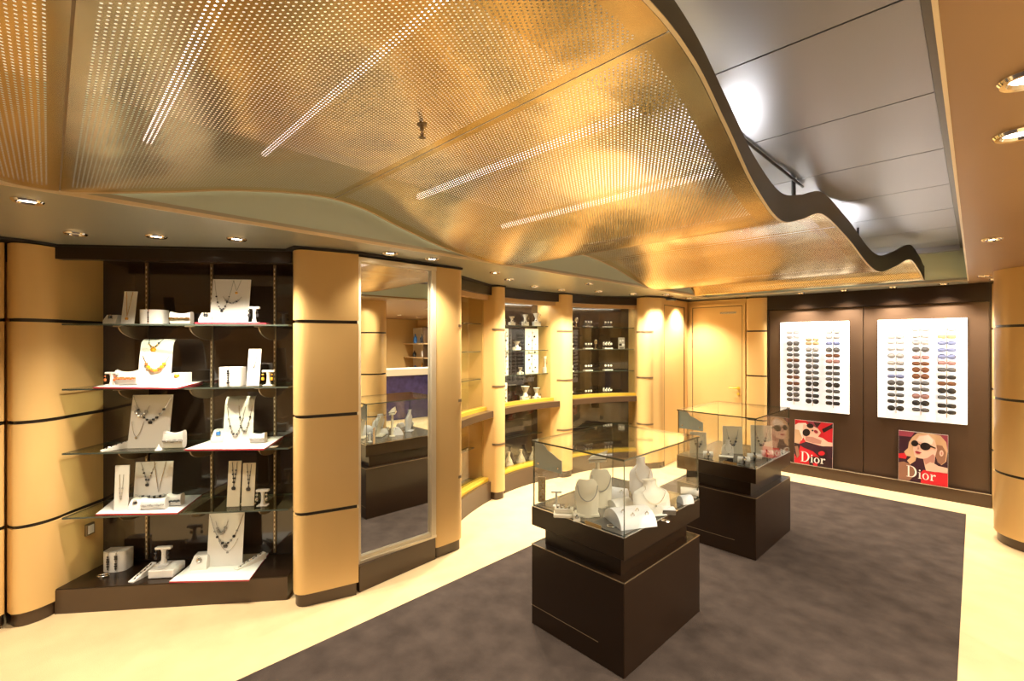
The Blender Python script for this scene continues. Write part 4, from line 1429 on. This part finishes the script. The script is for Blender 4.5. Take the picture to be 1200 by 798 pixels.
C_ = {'s': 'smoke', 'k': 'black', 'b': 'brown', 'u': 'blue', 'r': 'rose', 'c': 'clear', 'a': 'amber'}
ex = lambda t_: [C_[c] for c in t_]
rackboard('left backlit white board holding three columns of sunglasses', -1.712, -1.011, [
    (929.3, yl([247, 275, 312, 345, 378, 410, 443, 476, 508, 545, 577, 610, 640]), ex('ccsssbssbbsss'), ['wide', 'wide', 'aviator', 'round']),
    (951.8, yl([290, 312, 348, 380, 412, 447, 482, 515, 548, 582, 617, 650]), ex('aacssssskkkk'), ['wide', 'square', 'aviator']),
    (975.8, yl([245, 275, 312, 350, 383, 417, 453, 487, 520, 555, 592, 628, 662]), ex('ccusbrksskskk'), ['square', 'square', 'wide', 'round', 'wide', 'square'])], None, 'left')
rackboard('right backlit white board holding three columns of sunglasses', -.757, -.055, [
    (1049.6, yl([212, 243, 278, 315, 355, 390, 428, 463, 495, 530, 565, 603], 350, 4.695), ex('cccccsuskskk'), ['square', 'wide', 'wide', 'round']),
    (1078.8, yl([172, 208, 243, 280, 323, 358, 392, 428, 465, 500, 538, 575, 612], 350, 4.695), ex('cccsrbbbssrks'), ['wide', 'wide', 'aviator', 'round']),
    (1109.5, yl([170, 210, 245, 283, 320, 355, 392, 433, 468, 508, 545, 590, 625], 350, 4.695), ex('cauuurskbkskk'), ['wide', 'square', 'wide', 'wide', 'round'])], None, 'right')

# ------------------------------------------------------------------ posters
for nm, c, r_ in (('p_plum', (.045, .014, .028), .35), ('p_dusty', (.30, .05, .09), .35), ('p_red', (.62, .02, .035), .35), ('p_skin', (.80, .52, .43), .35), ('p_skin2', (.50, .24, .20), .35),
                  ('p_hair', (.62, .40, .25), .35), ('p_hair2', (.30, .15, .10), .35), ('p_black', (.015, .010, .012), .3), ('p_lip', (.35, .03, .05), .3), ('p_light', (.86, .72, .66), .35), ('p_white', (.90, .86, .84), .4), ('p_dark', (.03, .012, .016), .35)):
    M[nm] = mat(nm, c, r_, coat=.3)
PM = ['p_plum', 'p_dusty', 'p_red', 'p_skin', 'p_skin2', 'p_hair', 'p_hair2', 'p_black', 'p_lip', 'p_light', 'p_dark', 'p_white']


def poster(x0, x1, z0, z1, shapes, xform, label, letters):
    t = thing('advert_poster', label, 'poster', ((x0 + x1) / 2, 6.39, z0))
    W_, H_ = x1 - x0, z1 - z0
    lean = .030
    Y = lambda v: 0.0 + lean * v
    m = MB()
    m.V = []
    def ply(pts, layer, mi):
        q = []
        for u, v in pts:
            u = min(.996, max(.004, u)); v = min(.996, max(.004, v))
            q.append(((u - .5) * W_, Y(v) - .0008 * layer - .0005, v * H_))
        a = sum(q[i][0] * q[(i + 1) % len(q)][2] - q[(i + 1) % len(q)][0] * q[i][2] for i in range(len(q)))
        m.face(q if a > 0 else q[::-1], mi)
    for L_, (mi, pts) in enumerate(shapes):
        ply([xform(*p_) for p_ in pts], .35 * (L_ + 1), PM.index(mi))
    m.build('printed_picture', PM, t, smooth=False)
    b = MB()
    b.loft([[(-W_ / 2, 0, 0), (W_ / 2, 0, 0), (W_ / 2, .008, 0), (-W_ / 2, .008, 0)], [(-W_ / 2, lean, H_), (W_ / 2, lean, H_), (W_ / 2, lean + .008, H_), (-W_ / 2, lean + .008, H_)]], cap=True)
    b.build('backing_board', 'p_white', t, smooth=False)
    lt = MB()
    def stroke(outer, n_lay=len(shapes) + 2):
        q = [((u - .5) * W_, Y(v) - .0008 * .35 * n_lay - .001, v * H_) for u, v in [xform(*p_) for p_ in outer]]
        lt.face(q)
    for outer in letters:
        stroke(outer)
    lt.build('lettering', 'p_white', t, smooth=False)


def ell(cx, cy, rx, ry, n=18, rot=0, a0=0, a1=2 * pi):
    out = []
    for i in range(n):
        a = a0 + (a1 - a0) * i / (n if abs(a1 - a0 - 2 * pi) < .01 else n - 1)
        x, y = rx * cos(a), ry * sin(a)
        out.append((cx + x * cos(rot) - y * sin(rot), cy + x * sin(rot) + y * cos(rot)))
    return out


def dior(dx, dy, s_, sl=.13):
    """serif lettering D i o r in crop units: origin at the D's top-left, s_ = D height; y down; sl = skew of the crop"""
    L_ = []
    sk = lambda pts: [(dx + x * s_, dy + y * s_ + x * s_ * sl) for x, y in pts]
    L_.append(sk([(.10, .0), (.25, .0), (.25, 1.0), (.10, 1.0)]))
    L_.append(sk([(-.02, .0), (.40, .0), (.40, .045), (-.02, .045)]))
    L_.append(sk([(-.02, .955), (.40, .955), (.40, 1.0), (-.02, 1.0)]))
    # bowl as quads
    N_ = 14
    for i in range(N_):
        a, b = -pi / 2 + pi * i / N_, -pi / 2 + pi * (i + 1) / N_
        o1 = (.38 + .52 * cos(a), .5 + .5 * sin(a)); o2 = (.38 + .52 * cos(b), .5 + .5 * sin(b))
        i1 = (.36 + .37 * cos(a), .5 + .45 * sin(a)); i2 = (.36 + .37 * cos(b), .5 + .45 * sin(b))
        L_.append(sk([o1, o2, i2, i1]))
    # i
    L_.append(sk([(1.10, .45), (1.23, .45), (1.23, 1.0), (1.10, 1.0)]))
    L_.append(sk([(1.02, .95), (1.31, .95), (1.31, 1.0), (1.02, 1.0)]))
    L_.append(sk([(1.02, .45), (1.23, .45), (1.23, .49), (1.02, .49)]))
    L_.append(sk(ell(1.16, .28, .075, .075, 12)))
    # o
    for i in range(20):
        a, b = 2 * pi * i / 20, 2 * pi * (i + 1) / 20
        L_.append(sk([(1.68 + .29 * cos(a), .73 + .29 * sin(a)), (1.68 + .29 * cos(b), .73 + .29 * sin(b)), (1.68 + .16 * cos(b), .73 + .24 * sin(b)), (1.68 + .16 * cos(a), .73 + .24 * sin(a))]))
    # r
    L_.append(sk([(2.14, .45), (2.27, .45), (2.27, 1.0), (2.14, 1.0)]))
    L_.append(sk([(2.06, .95), (2.37, .95), (2.37, 1.0), (2.06, 1.0)]))
    L_.append(sk([(2.06, .45), (2.27, .45), (2.27, .49), (2.06, .49)]))
    L_.append(sk([(2.27, .58), (2.36, .47), (2.46, .44), (2.46, .52), (2.36, .56), (2.27, .68)]))
    L_.append(sk(ell(2.49, .53, .075, .075, 12)))
    return L_


def xr(x, y):
    u = (x - 115) / 545
    return u, 1 - (y - (90 + 55 * u)) / (552 + 10 * u)


S2 = [('p_plum', [(115, 92), (660, 148), (660, 710), (115, 642)]),
      ('p_dusty', [(115, 92), (300, 112), (260, 165), (115, 150)]),
      ('p_dusty', [(520, 132), (660, 150), (660, 320), (600, 250)]),
      ('p_red', [(115, 350), (190, 345), (215, 380), (200, 410), (115, 400)]),
      ('p_hair2', [(115, 450), (180, 440), (250, 470), (300, 520), (290, 600), (240, 655), (115, 640)]),
      ('p_hair', [(330, 122), (275, 165), (235, 225), (225, 290), (180, 330), (205, 375), (260, 385), (215, 430), (250, 470), (310, 430), (330, 330), (420, 200), (500, 300), (545, 420), (590, 470), (640, 430), (655, 320), (640, 220), (580, 150), (480, 118), (390, 108)]),
      ('p_hair2', [(540, 250), (600, 260), (640, 330), (630, 430), (590, 465), (550, 440), (520, 340)]),
      ('p_skin', [(350, 150), (300, 210), (282, 290), (292, 350), (305, 385), (350, 400), (395, 405), (410, 470), (425, 535), (540, 548), (655, 556), (655, 500), (560, 480), (515, 455), (525, 370), (545, 300), (520, 200), (450, 135)]),
      ('p_light', [(350, 160), (320, 205), (400, 235), (490, 245), (505, 200), (450, 145)]),
      ('p_skin2', [(395, 405), (440, 395), (500, 350), (520, 372), (512, 450), (470, 440), (420, 470)]),
      ('p_skin', ell(590, 340, 22, 34)),
      ('p_skin2', ell(592, 342, 9, 18)),
      ('p_black', ell(300, 236, 40, 34, rot=.2)), ('p_black', ell(418, 268, 58, 42, rot=.1)),
      ('p_black', [(335, 232), (365, 246), (362, 256), (335, 244)]), ('p_black', [(470, 252), (530, 282), (528, 292), (468, 275)]),
      ('p_skin2', [(338, 262), (352, 300), (330, 303)]),
      ('p_lip', [(302, 330), (320, 318), (345, 326), (378, 338), (355, 350), (322, 348)]),
      ('p_red', [(370, 552), (400, 525), (470, 545), (560, 545), (658, 560), (658, 708), (370, 675)]),
      ]
poster(-.58, -.194, .132, .652, S2, xr, 'right poster of a blonde woman in dark sunglasses and red dress', dior(212, 478, 125, .14))


def xl_(x, y):
    u = (x - 105) / 450
    return u, 1 - (y - (118 + 42 * u)) / (487 + 35 * u)


S1 = [('p_red', [(105, 118), (555, 160), (555, 690), (105, 605)]),
      ('p_dusty', [(250, 130), (420, 148), (380, 220), (300, 200)]),
      ('p_dark', [(430, 230), (555, 165), (555, 215), (450, 270)]),
      ('p_dark', [(330, 150), (420, 160), (370, 210)]),
      ('p_light', [(108, 180), (150, 160), (240, 160), (280, 210), (230, 290), (190, 360), (150, 330), (108, 380)]),
      ('p_hair', [(108, 230), (160, 240), (200, 330), (160, 400), (108, 395)]),
      ('p_plum', [(160, 400), (250, 370), (400, 420), (555, 430), (555, 560), (500, 610), (420, 560), (330, 480), (220, 440)]),
      ('p_skin', [(210, 175), (260, 185), (330, 195), (385, 225), (420, 270), (385, 315), (440, 330), (500, 375), (552, 385), (552, 425), (440, 425), (330, 395), (240, 370), (200, 300)]),
      ('p_skin2', [(240, 310), (330, 320), (430, 360), (420, 400), (330, 390), (235, 360)]),
      ('p_black', ell(248, 268, 46, 42)), ('p_black', ell(292, 192, 42, 26, rot=.2)), ('p_black', ell(322, 245, 12, 10)),
      ('p_lip', ell(362, 258, 26, 17, rot=.5)),
      ('p_dark', [(105, 380), (180, 400), (160, 470), (140, 560), (105, 500)]),
      ('p_hair2', [(110, 420), (150, 420), (170, 520), (140, 560)]),
      ('p_dark', ell(440, 510, 60, 45)),
      ('p_red', ell(430, 505, 38, 26)),
      ('p_dark', [(280, 560), (330, 540), (555, 570), (555, 688), (420, 665), (290, 645)]),
      ('p_red', [(330, 620), (380, 600), (385, 655), (340, 650)]),
      ]
poster(-1.553, -1.165, .132, .652, S1, xl_, 'left poster of a reclining woman in round sunglasses on red', dior(188, 478, 112, .14))

# ------------------------------------------------------------------ perforated wave canopy
ZP = [(-1.34, 2.34), (-.95, 2.37), (-.45, 2.25), (-.1, 2.175), (.04, 2.175), (.35, 2.245), (.62, 2.315), (1.0, 2.375), (1.25, 2.365), (1.5, 2.30), (1.92, 2.205), (2.42, 2.168), (2.8, 2.245), (3.30, 2.37), (3.85, 2.32), (4.45, 2.19), (4.75, 2.165), (5.05, 2.235), (5.38, 2.325), (5.62, 2.24), (5.74, 2.168)]
XP = [(-1.34, -.46), (.3, -.485), (1.0, -.535), (1.5, -.57), (2.0, -.62), (2.45, -.655), (3.28, -.665), (4.0, -.625), (4.7, -.56), (5.35, -.425), (5.74, -.345)]


def interp(T, y):
    if y <= T[0][0]:
        return T[0][1]
    if y >= T[-1][0]:
        return T[-1][1]
    for i in range(len(T) - 1):
        if T[i][0] <= y <= T[i + 1][0]:
            x0, y0 = T[i]; x1, y1 = T[i + 1]
            def slope(j):
                if j <= 0 or j >= len(T) - 1:
                    return 0 if T is ZP else (T[min(j + 1, len(T) - 1)][1] - T[max(j - 1, 0)][1]) / (T[min(j + 1, len(T) - 1)][0] - T[max(j - 1, 0)][0])
                return (T[j + 1][1] - T[j - 1][1]) / (T[j + 1][0] - T[j - 1][0])
            h = x1 - x0; k = (y - x0) / h
            m0, m1 = slope(i) * h, slope(i + 1) * h
            return (2 * k ** 3 - 3 * k ** 2 + 1) * y0 + (k ** 3 - 2 * k ** 2 + k) * m0 + (-2 * k ** 3 + 3 * k ** 2) * y1 + (k ** 3 - k ** 2) * m1


can = thing('ceiling_canopy', 'wavy gold perforated metal canopy hanging under the ceiling', 'ceiling canopy', (0, 0, 0))
SEAMS = [-1.34, .03, 1.10, 2.47, 3.65, 4.75, 5.74]
XL = -2.478
for a, b in zip(SEAMS[:-1], SEAMS[1:]):
    me = bpy.data.meshes.new('perforated_panel')
    ny, nx = max(8, int((b - a) / .025)), 24
    V, F, UV = [], [], []
    for j in range(ny + 1):
        y = a + .0025 + (b - a - .005) * j / ny
        xr_ = interp(XP, y)
        for i in range(nx + 1):
            k = i / nx
            k = k * k * (3 - 2 * k) if 0 else k
            x = XL + (xr_ - XL) * k
            V.append((x, y, interp(ZP, y)))
            UV.append((min(x - XL, xr_ - x), min(y - a, b - y)))
    for j in range(ny):
        for i in range(nx):
            q = j * (nx + 1) + i
            F.append((q, q + nx + 1, q + nx + 2, q + 1))
    me.from_pydata(V, [], F)
    uvl = me.uv_layers.new(name='UVMap')
    for lp in me.loops:
        uvl.data[lp.index].uv = UV[lp.vertex_index]
    me.materials.append(M['canopy'])
    for p_ in me.polygons:
        p_.use_smooth = True
    o_ = bpy.data.objects.new('perforated_panel', me)
    col.objects.link(o_); o_.parent = can
for y in SEAMS[1:-1]:
    m = MB()
    zz = interp(ZP, y)
    m.box(XL, interp(XP, y) - .01, y - .006, y + .006, zz + .003, zz + .006)
    m.build('seam_backing', 'stand', can, smooth=False)


def edge_strip(xo0, xo1, zo0, zo1, name, mt_, a=SEAMS[0], b=SEAMS[-1], left=False):
    m = MB()
    rings = []
    n = 260
    for j in range(n + 1):
        y = a + (b - a) * j / n
        x = XL if left else interp(XP, y)
        z = interp(ZP, y)
        if name == 'fascia':
            k_ = min(1, max(0, (y - 1.2) / 1.3))
            zo1 = .072 + .056 * k_ * k_ * (3 - 2 * k_)
        rings.append([(x + xo0, y, z + zo0), (x + xo1, y, z + zo0), (x + xo1, y, z + zo1), (x + xo0, y, z + zo1)])
    m.loft(rings, cap=True)
    m.build(name, mt_, can, ang=50)


edge_strip(.0, .012, -.002, .128, 'fascia', 'fascia')
edge_strip(.003, .0135, -.005, -.002, 'lip', 'sky_seam')
edge_strip(-.006, .003, -.004, .006, 'lip', 'sky_seam', left=True)
# hangers
m = MB()
m.tube([(-.725, 2.10, 2.492), (-.705, 3.08, 2.492)], .007)
m.tube([(-.72, 2.95, 2.29), (-.72, 2.95, 2.503)], .011)
m.build('hanger', 'black', can)
m = MB(); m.tube([(-.66, 4.55, 2.22), (-.66, 4.55, 2.503)], .008); m.build('hanger', 'black', can)
m = MB(); m.tube([(-.66, .75, 2.37), (-.66, .75, 2.503)], .008); m.build('hanger', 'black', can)

# tubes above the canopy
for y, z, ln in ((-.62, 2.40, 'before the first seam'), (.26, 2.345, 'just after the first seam'), (.66, 2.41, 'above the sprinkler end of the first wave'), (1.44, 2.395, 'beyond the second seam'), (2.08, 2.345, 'before the first trough'),
                 ):
    t = thing('fluorescent_tube', 'long white tube lamp above the canopy holes, ' + ln, 'tube lamp', (-1.55, y, z), group='tube lamps above the canopy')
    m = MB(); m.tube([(-.62, 0, 0), (.74, 0, 0)], .015, 12); m.build('glowing_tube', 'tube', t)
    m = MB(); m.tube([(-.65, 0, 0), (-.62, 0, 0)], .016, 10); m.tube([(.74, 0, 0), (.77, 0, 0)], .016, 10); m.build('end_cap', 'white', t)

for x, y, L_, nm, en in ((-1.25, 2.45, 1.0, 'lying in the first trough', 10), (-1.15, 4.70, 1.0, 'lying in the second trough', 12)):  # unseen uplights added to brighten the metal planks beside the fascia
    zc = interp(ZP, y)
    t = thing('added_uplight', 'added flat uplight above the gold canopy, ' + nm, 'ceiling light', (x, y, zc + .020))
    m = MB(); m.box(-L_ / 2, L_ / 2, -.06, .06, 0, .02); m.build('housing', 'steel_trim', t, smooth=False)
    m = MB(); m.box(-L_ / 2 + .01, L_ / 2 - .01, -.05, .05, .0201, .023); m.build('diffuser', 'diffuser', t, smooth=False)
    ld = bpy.data.lights.new('area', 'AREA'); ld.shape = 'RECTANGLE'; ld.size = L_; ld.size_y = .10; ld.energy = en; ld.color = (1, .95, .92)
    lo = bpy.data.objects.new('area', ld); col.objects.link(lo); lo.parent = t; lo.location = (0, 0, .026); lo.rotation_euler = (pi, 0, 0)

# sprinkler
p = Vector((-1.385, .935, interp(ZP, .935)))
t = thing('sprinkler', 'small brass sprinkler head under the gold canopy', 'sprinkler', p)
m = MB(); m.lathe([(.018, .0), (.018, -.004), (.007, -.006), (.007, -.022)], n=16); m.build('escutcheon', 'stand', t)
m = MB()
for sx in (-1, 1):
    m.tube([(sx * .006, 0, -.018), (sx * .010, 0, -.032), (sx * .003, 0, -.046)], .0018, 6)
m.lathe([(.002, -.020), (.003, -.044)], n=8)
m.build('frame_arms', 'stand', t)
m = MB(); m.lathe([(.012, -.046), (.013, -.048), (.003, -.052)], n=14); m.build('deflector', 'stand', t)


# ------------------------------------------------------------------ downlights
def downlight(x, y, label, rad=.047, on=True, power=1.0, z=SZ, ang=115, blend=.75):
    t = thing('downlight', label, 'ceiling light', (x, y, z), group='recessed ceiling downlights')
    m = MB(); m.lathe([(rad * .60, -.003), (rad * .70, -.011), (rad * .90, -.012), (rad, -.005), (rad, .0)], n=28, cap=False); m.build('trim_ring', 'chrome', t)
    m = MB(); m.lathe([(.001, -.0045), (rad * .60, -.0035)], n=24, cap=True); m.build('lamp', 'lampw' if on else 'lampoff', t)
    if on:
        ld = bpy.data.lights.new('spot', 'SPOT')
        ld.energy = SPOT * power
        ld.color = WARM
        ld.spot_size = radians(ang)
        ld.spot_blend = blend
        ld.shadow_soft_size = .03
        lo = bpy.data.objects.new('spot', ld)
        col.objects.link(lo); lo.parent = t; lo.location = (0, 0, -.03)
    return t


LIGHTS = [
    (-2.70, -.06, 'lit downlight at the far left, nearest the canopy', .05, True, .7),
    (-3.34, .10, 'unlit downlight above the left end of the alcove', .05, False, 0),
    (-3.12, .41, 'lit downlight above the middle of the alcove', .05, True, 1.35),
    (-2.885, .735, 'lit downlight above the right part of the alcove', .05, True, 1.35),
    (-2.655, 1.55, 'lit downlight above the left half of the mirror', .05, True, .55),
    (-2.635, 1.86, 'lit downlight above the right half of the mirror', .05, True, .8),
    (-2.80, 2.60, 'lit downlight before the first wall showcase', .045, True, 1.5),
    (-3.015, 2.98, 'lit downlight in front of the first round-nosed pilaster', .045, True, 1.5),
    (-3.206, 3.53, 'lit downlight above the left half of the second showcase', .045, True, 1.5),
    (-3.21, 3.97, 'lit downlight above the right half of the second showcase', .045, True, 1.5),
    (-2.685, 3.75, 'lit downlight farther from the wall, out from the second showcase', .045, True, 1.5),
    (-3.02, 4.40, 'lit downlight before the left end of the third showcase', .045, True, 1.5),
    (-2.89, 4.93, 'lit downlight above the right half of the third showcase', .045, True, 1.5),
    (-2.66, 5.30, 'lit downlight beside the half-round pilaster', .045, True, 1.5),
    (-2.66, 5.95, 'lit downlight before the service door', .045, True, 1.8),
    (-1.45, 6.255, 'first lit downlight from the left over the sunglasses wall', .035, True, 1.1),
    (-1.03, 6.255, 'second lit downlight from the left over the sunglasses wall', .035, True, 1.1),
    (-.61, 6.255, 'third lit downlight from the left over the sunglasses wall', .035, True, 1.1),
    (-.22, 6.255, 'fourth lit downlight from the left over the sunglasses wall', .035, True, 1.1),
    (.082, 1.49, 'nearest large downlight in the tan ceiling at the right edge', .050, True, 1.6),
    (.082, 1.87, 'second large downlight in the tan ceiling at the right edge', .050, True, 1.6),
    (.066, 3.70, 'lit downlight in the tan ceiling before the round column', .045, True, 1.0),
    (.055, 5.72, 'lit downlight in the tan ceiling beside the corner pilaster', .045, True, 1.0),
    (.13, 6.10, 'lit downlight tucked in the corner above the right slim pilaster', .040, True, .8),
]
for x, y, lab, rad, on, pw in LIGHTS:
    downlight(x, y, lab, rad, on, pw)
for i, (x, y) in enumerate(((1.3, 1.2), (1.3, 2.8), (1.3, 4.4), (-.6, -1.9), (-2.0, -1.9), (-3.4, -1.6), (1.0, -1.0), (2.7, 2.0), (2.7, 3.6), (.9, .3), (4.2, 2.4), (.22, 2.60), (2.9, 5.7), (3.9, 5.7), (3.3, 4.9), (1.6, 5.5), (1.6, 2.0))):  # unseen lamps added as fill for the foreground and the mirror's background
    downlight(x, y, 'added fill downlight in the tan ceiling beyond the right or near edge of the view', .05, True, 1.3, ang=150, blend=.9)

# ceiling security camera near the half-round pilaster
t = thing('security_camera', 'small dark ceiling camera above the end of the third showcase', 'camera', (-2.72, 5.56, SZ))
m = MB(); m.lathe([(.03, 0), (.03, -.01), (.012, -.014), (.010, -.03)], n=16); m.build('mount', 'stand', t)
m = MB(); m.tube([(-.05, -.03, -.032), (.05, .03, -.040)], .018, 12); m.build('body', 'darkbead', t)

# ------------------------------------------------------------------ the shop to the right, seen in the mirror
s = MB(); s.box(5.2, 5.3, -1, 6.9, 0, SZ); struct(s.build('wall_right', 'gold', smooth=False))
cnt = thing('sales_counter', 'long curved blue-fronted sales counter seen in the mirror', 'counter', (2.9, 4.5, 0))
m = MB(); m.prism([(-.25, -1.6), (-.05, -.8), (0, 0), (-.05, .8), (-.25, 1.6), (.25, 1.6), (.45, .8), (.5, 0), (.45, -.8), (.25, -1.6)], 0, .90)
M['counterblue'] = mat('blue_violet_counter_front', (.05, .045, .17), .3, .3, .4, var=.4, vscale=9)
m.build('counter_body', 'counterblue', cnt)
m = MB(); m.prism([(-.30, -1.65), (-.10, -.8), (-.05, 0), (-.10, .8), (-.30, 1.65), (.25, 1.65), (.45, .8), (.5, 0), (.45, -.8), (.25, -1.65)], .90, 1.03)
m.build('counter_top', 'cream', cnt)
dp = MB(); dp.cbox(2.25, 2.50, 5.45, 5.70, 0, SZ, .01)
tag(dp.build('square_pillar', 'wall_brown', smooth=False), 'dark square pillar seen in the mirror', 'pillar')
sh = thing('shelving_unit', 'tall lit shelving with goods seen in the mirror', 'shelving', (3.6, 6.21, 0), pi / 2)
m = MB(); m.box(.08, .18, -1.8, 1.8, 0, 1.95); m.build('back_board', 'cream', sh, smooth=False)
for z in (.5, .85, 1.2, 1.55):
    m = MB(); m.box(-.2, .08, -1.8, 1.8, z - .02, z); m.build('shelf', 'tan', sh, smooth=False)
for yy in (-1.8, -.6, .6, 1.8):
    m = MB(); m.box(-.2, .08, yy - .015, yy + .015, 0, 1.95); m.build('upright', 'brown2', sh, smooth=False)
random.seed(8)
for z, zn in ((.5, 'lowest'), (.85, 'second'), (1.2, 'third'), (1.55, 'top')):
    for k in range(9):
        yy = -1.68 + k * .405 + random.uniform(-.05, .05)
        if min(abs(yy - q) for q in (-.6, .6)) < .08:
            continue
        m = MB(); hh = random.uniform(.12, .26)
        cl = random.choice([('blue', 'blue'), ('orange', 'orange'), ('darkbead', 'black'), ('goldj', 'gold'), ('white', 'white')])
        m.lathe([(.035, 0), (.045, hh * .1), (.045, hh * .6), (.015, hh * .8), (.015, hh)], n=12)
        put(m, 'bottle', cl[0], (3.6 - yy, 6.21 - .06, z + .0005), 0,
            '%s bottle, %s from the near end of the %s shelf seen in the mirror' % (cl[1], ('first', 'second', 'third', 'fourth', 'fifth', 'sixth', 'seventh', 'eighth', 'ninth')[k], zn), 'bottle', 'bottles on the %s shelf behind the counter' % zn)
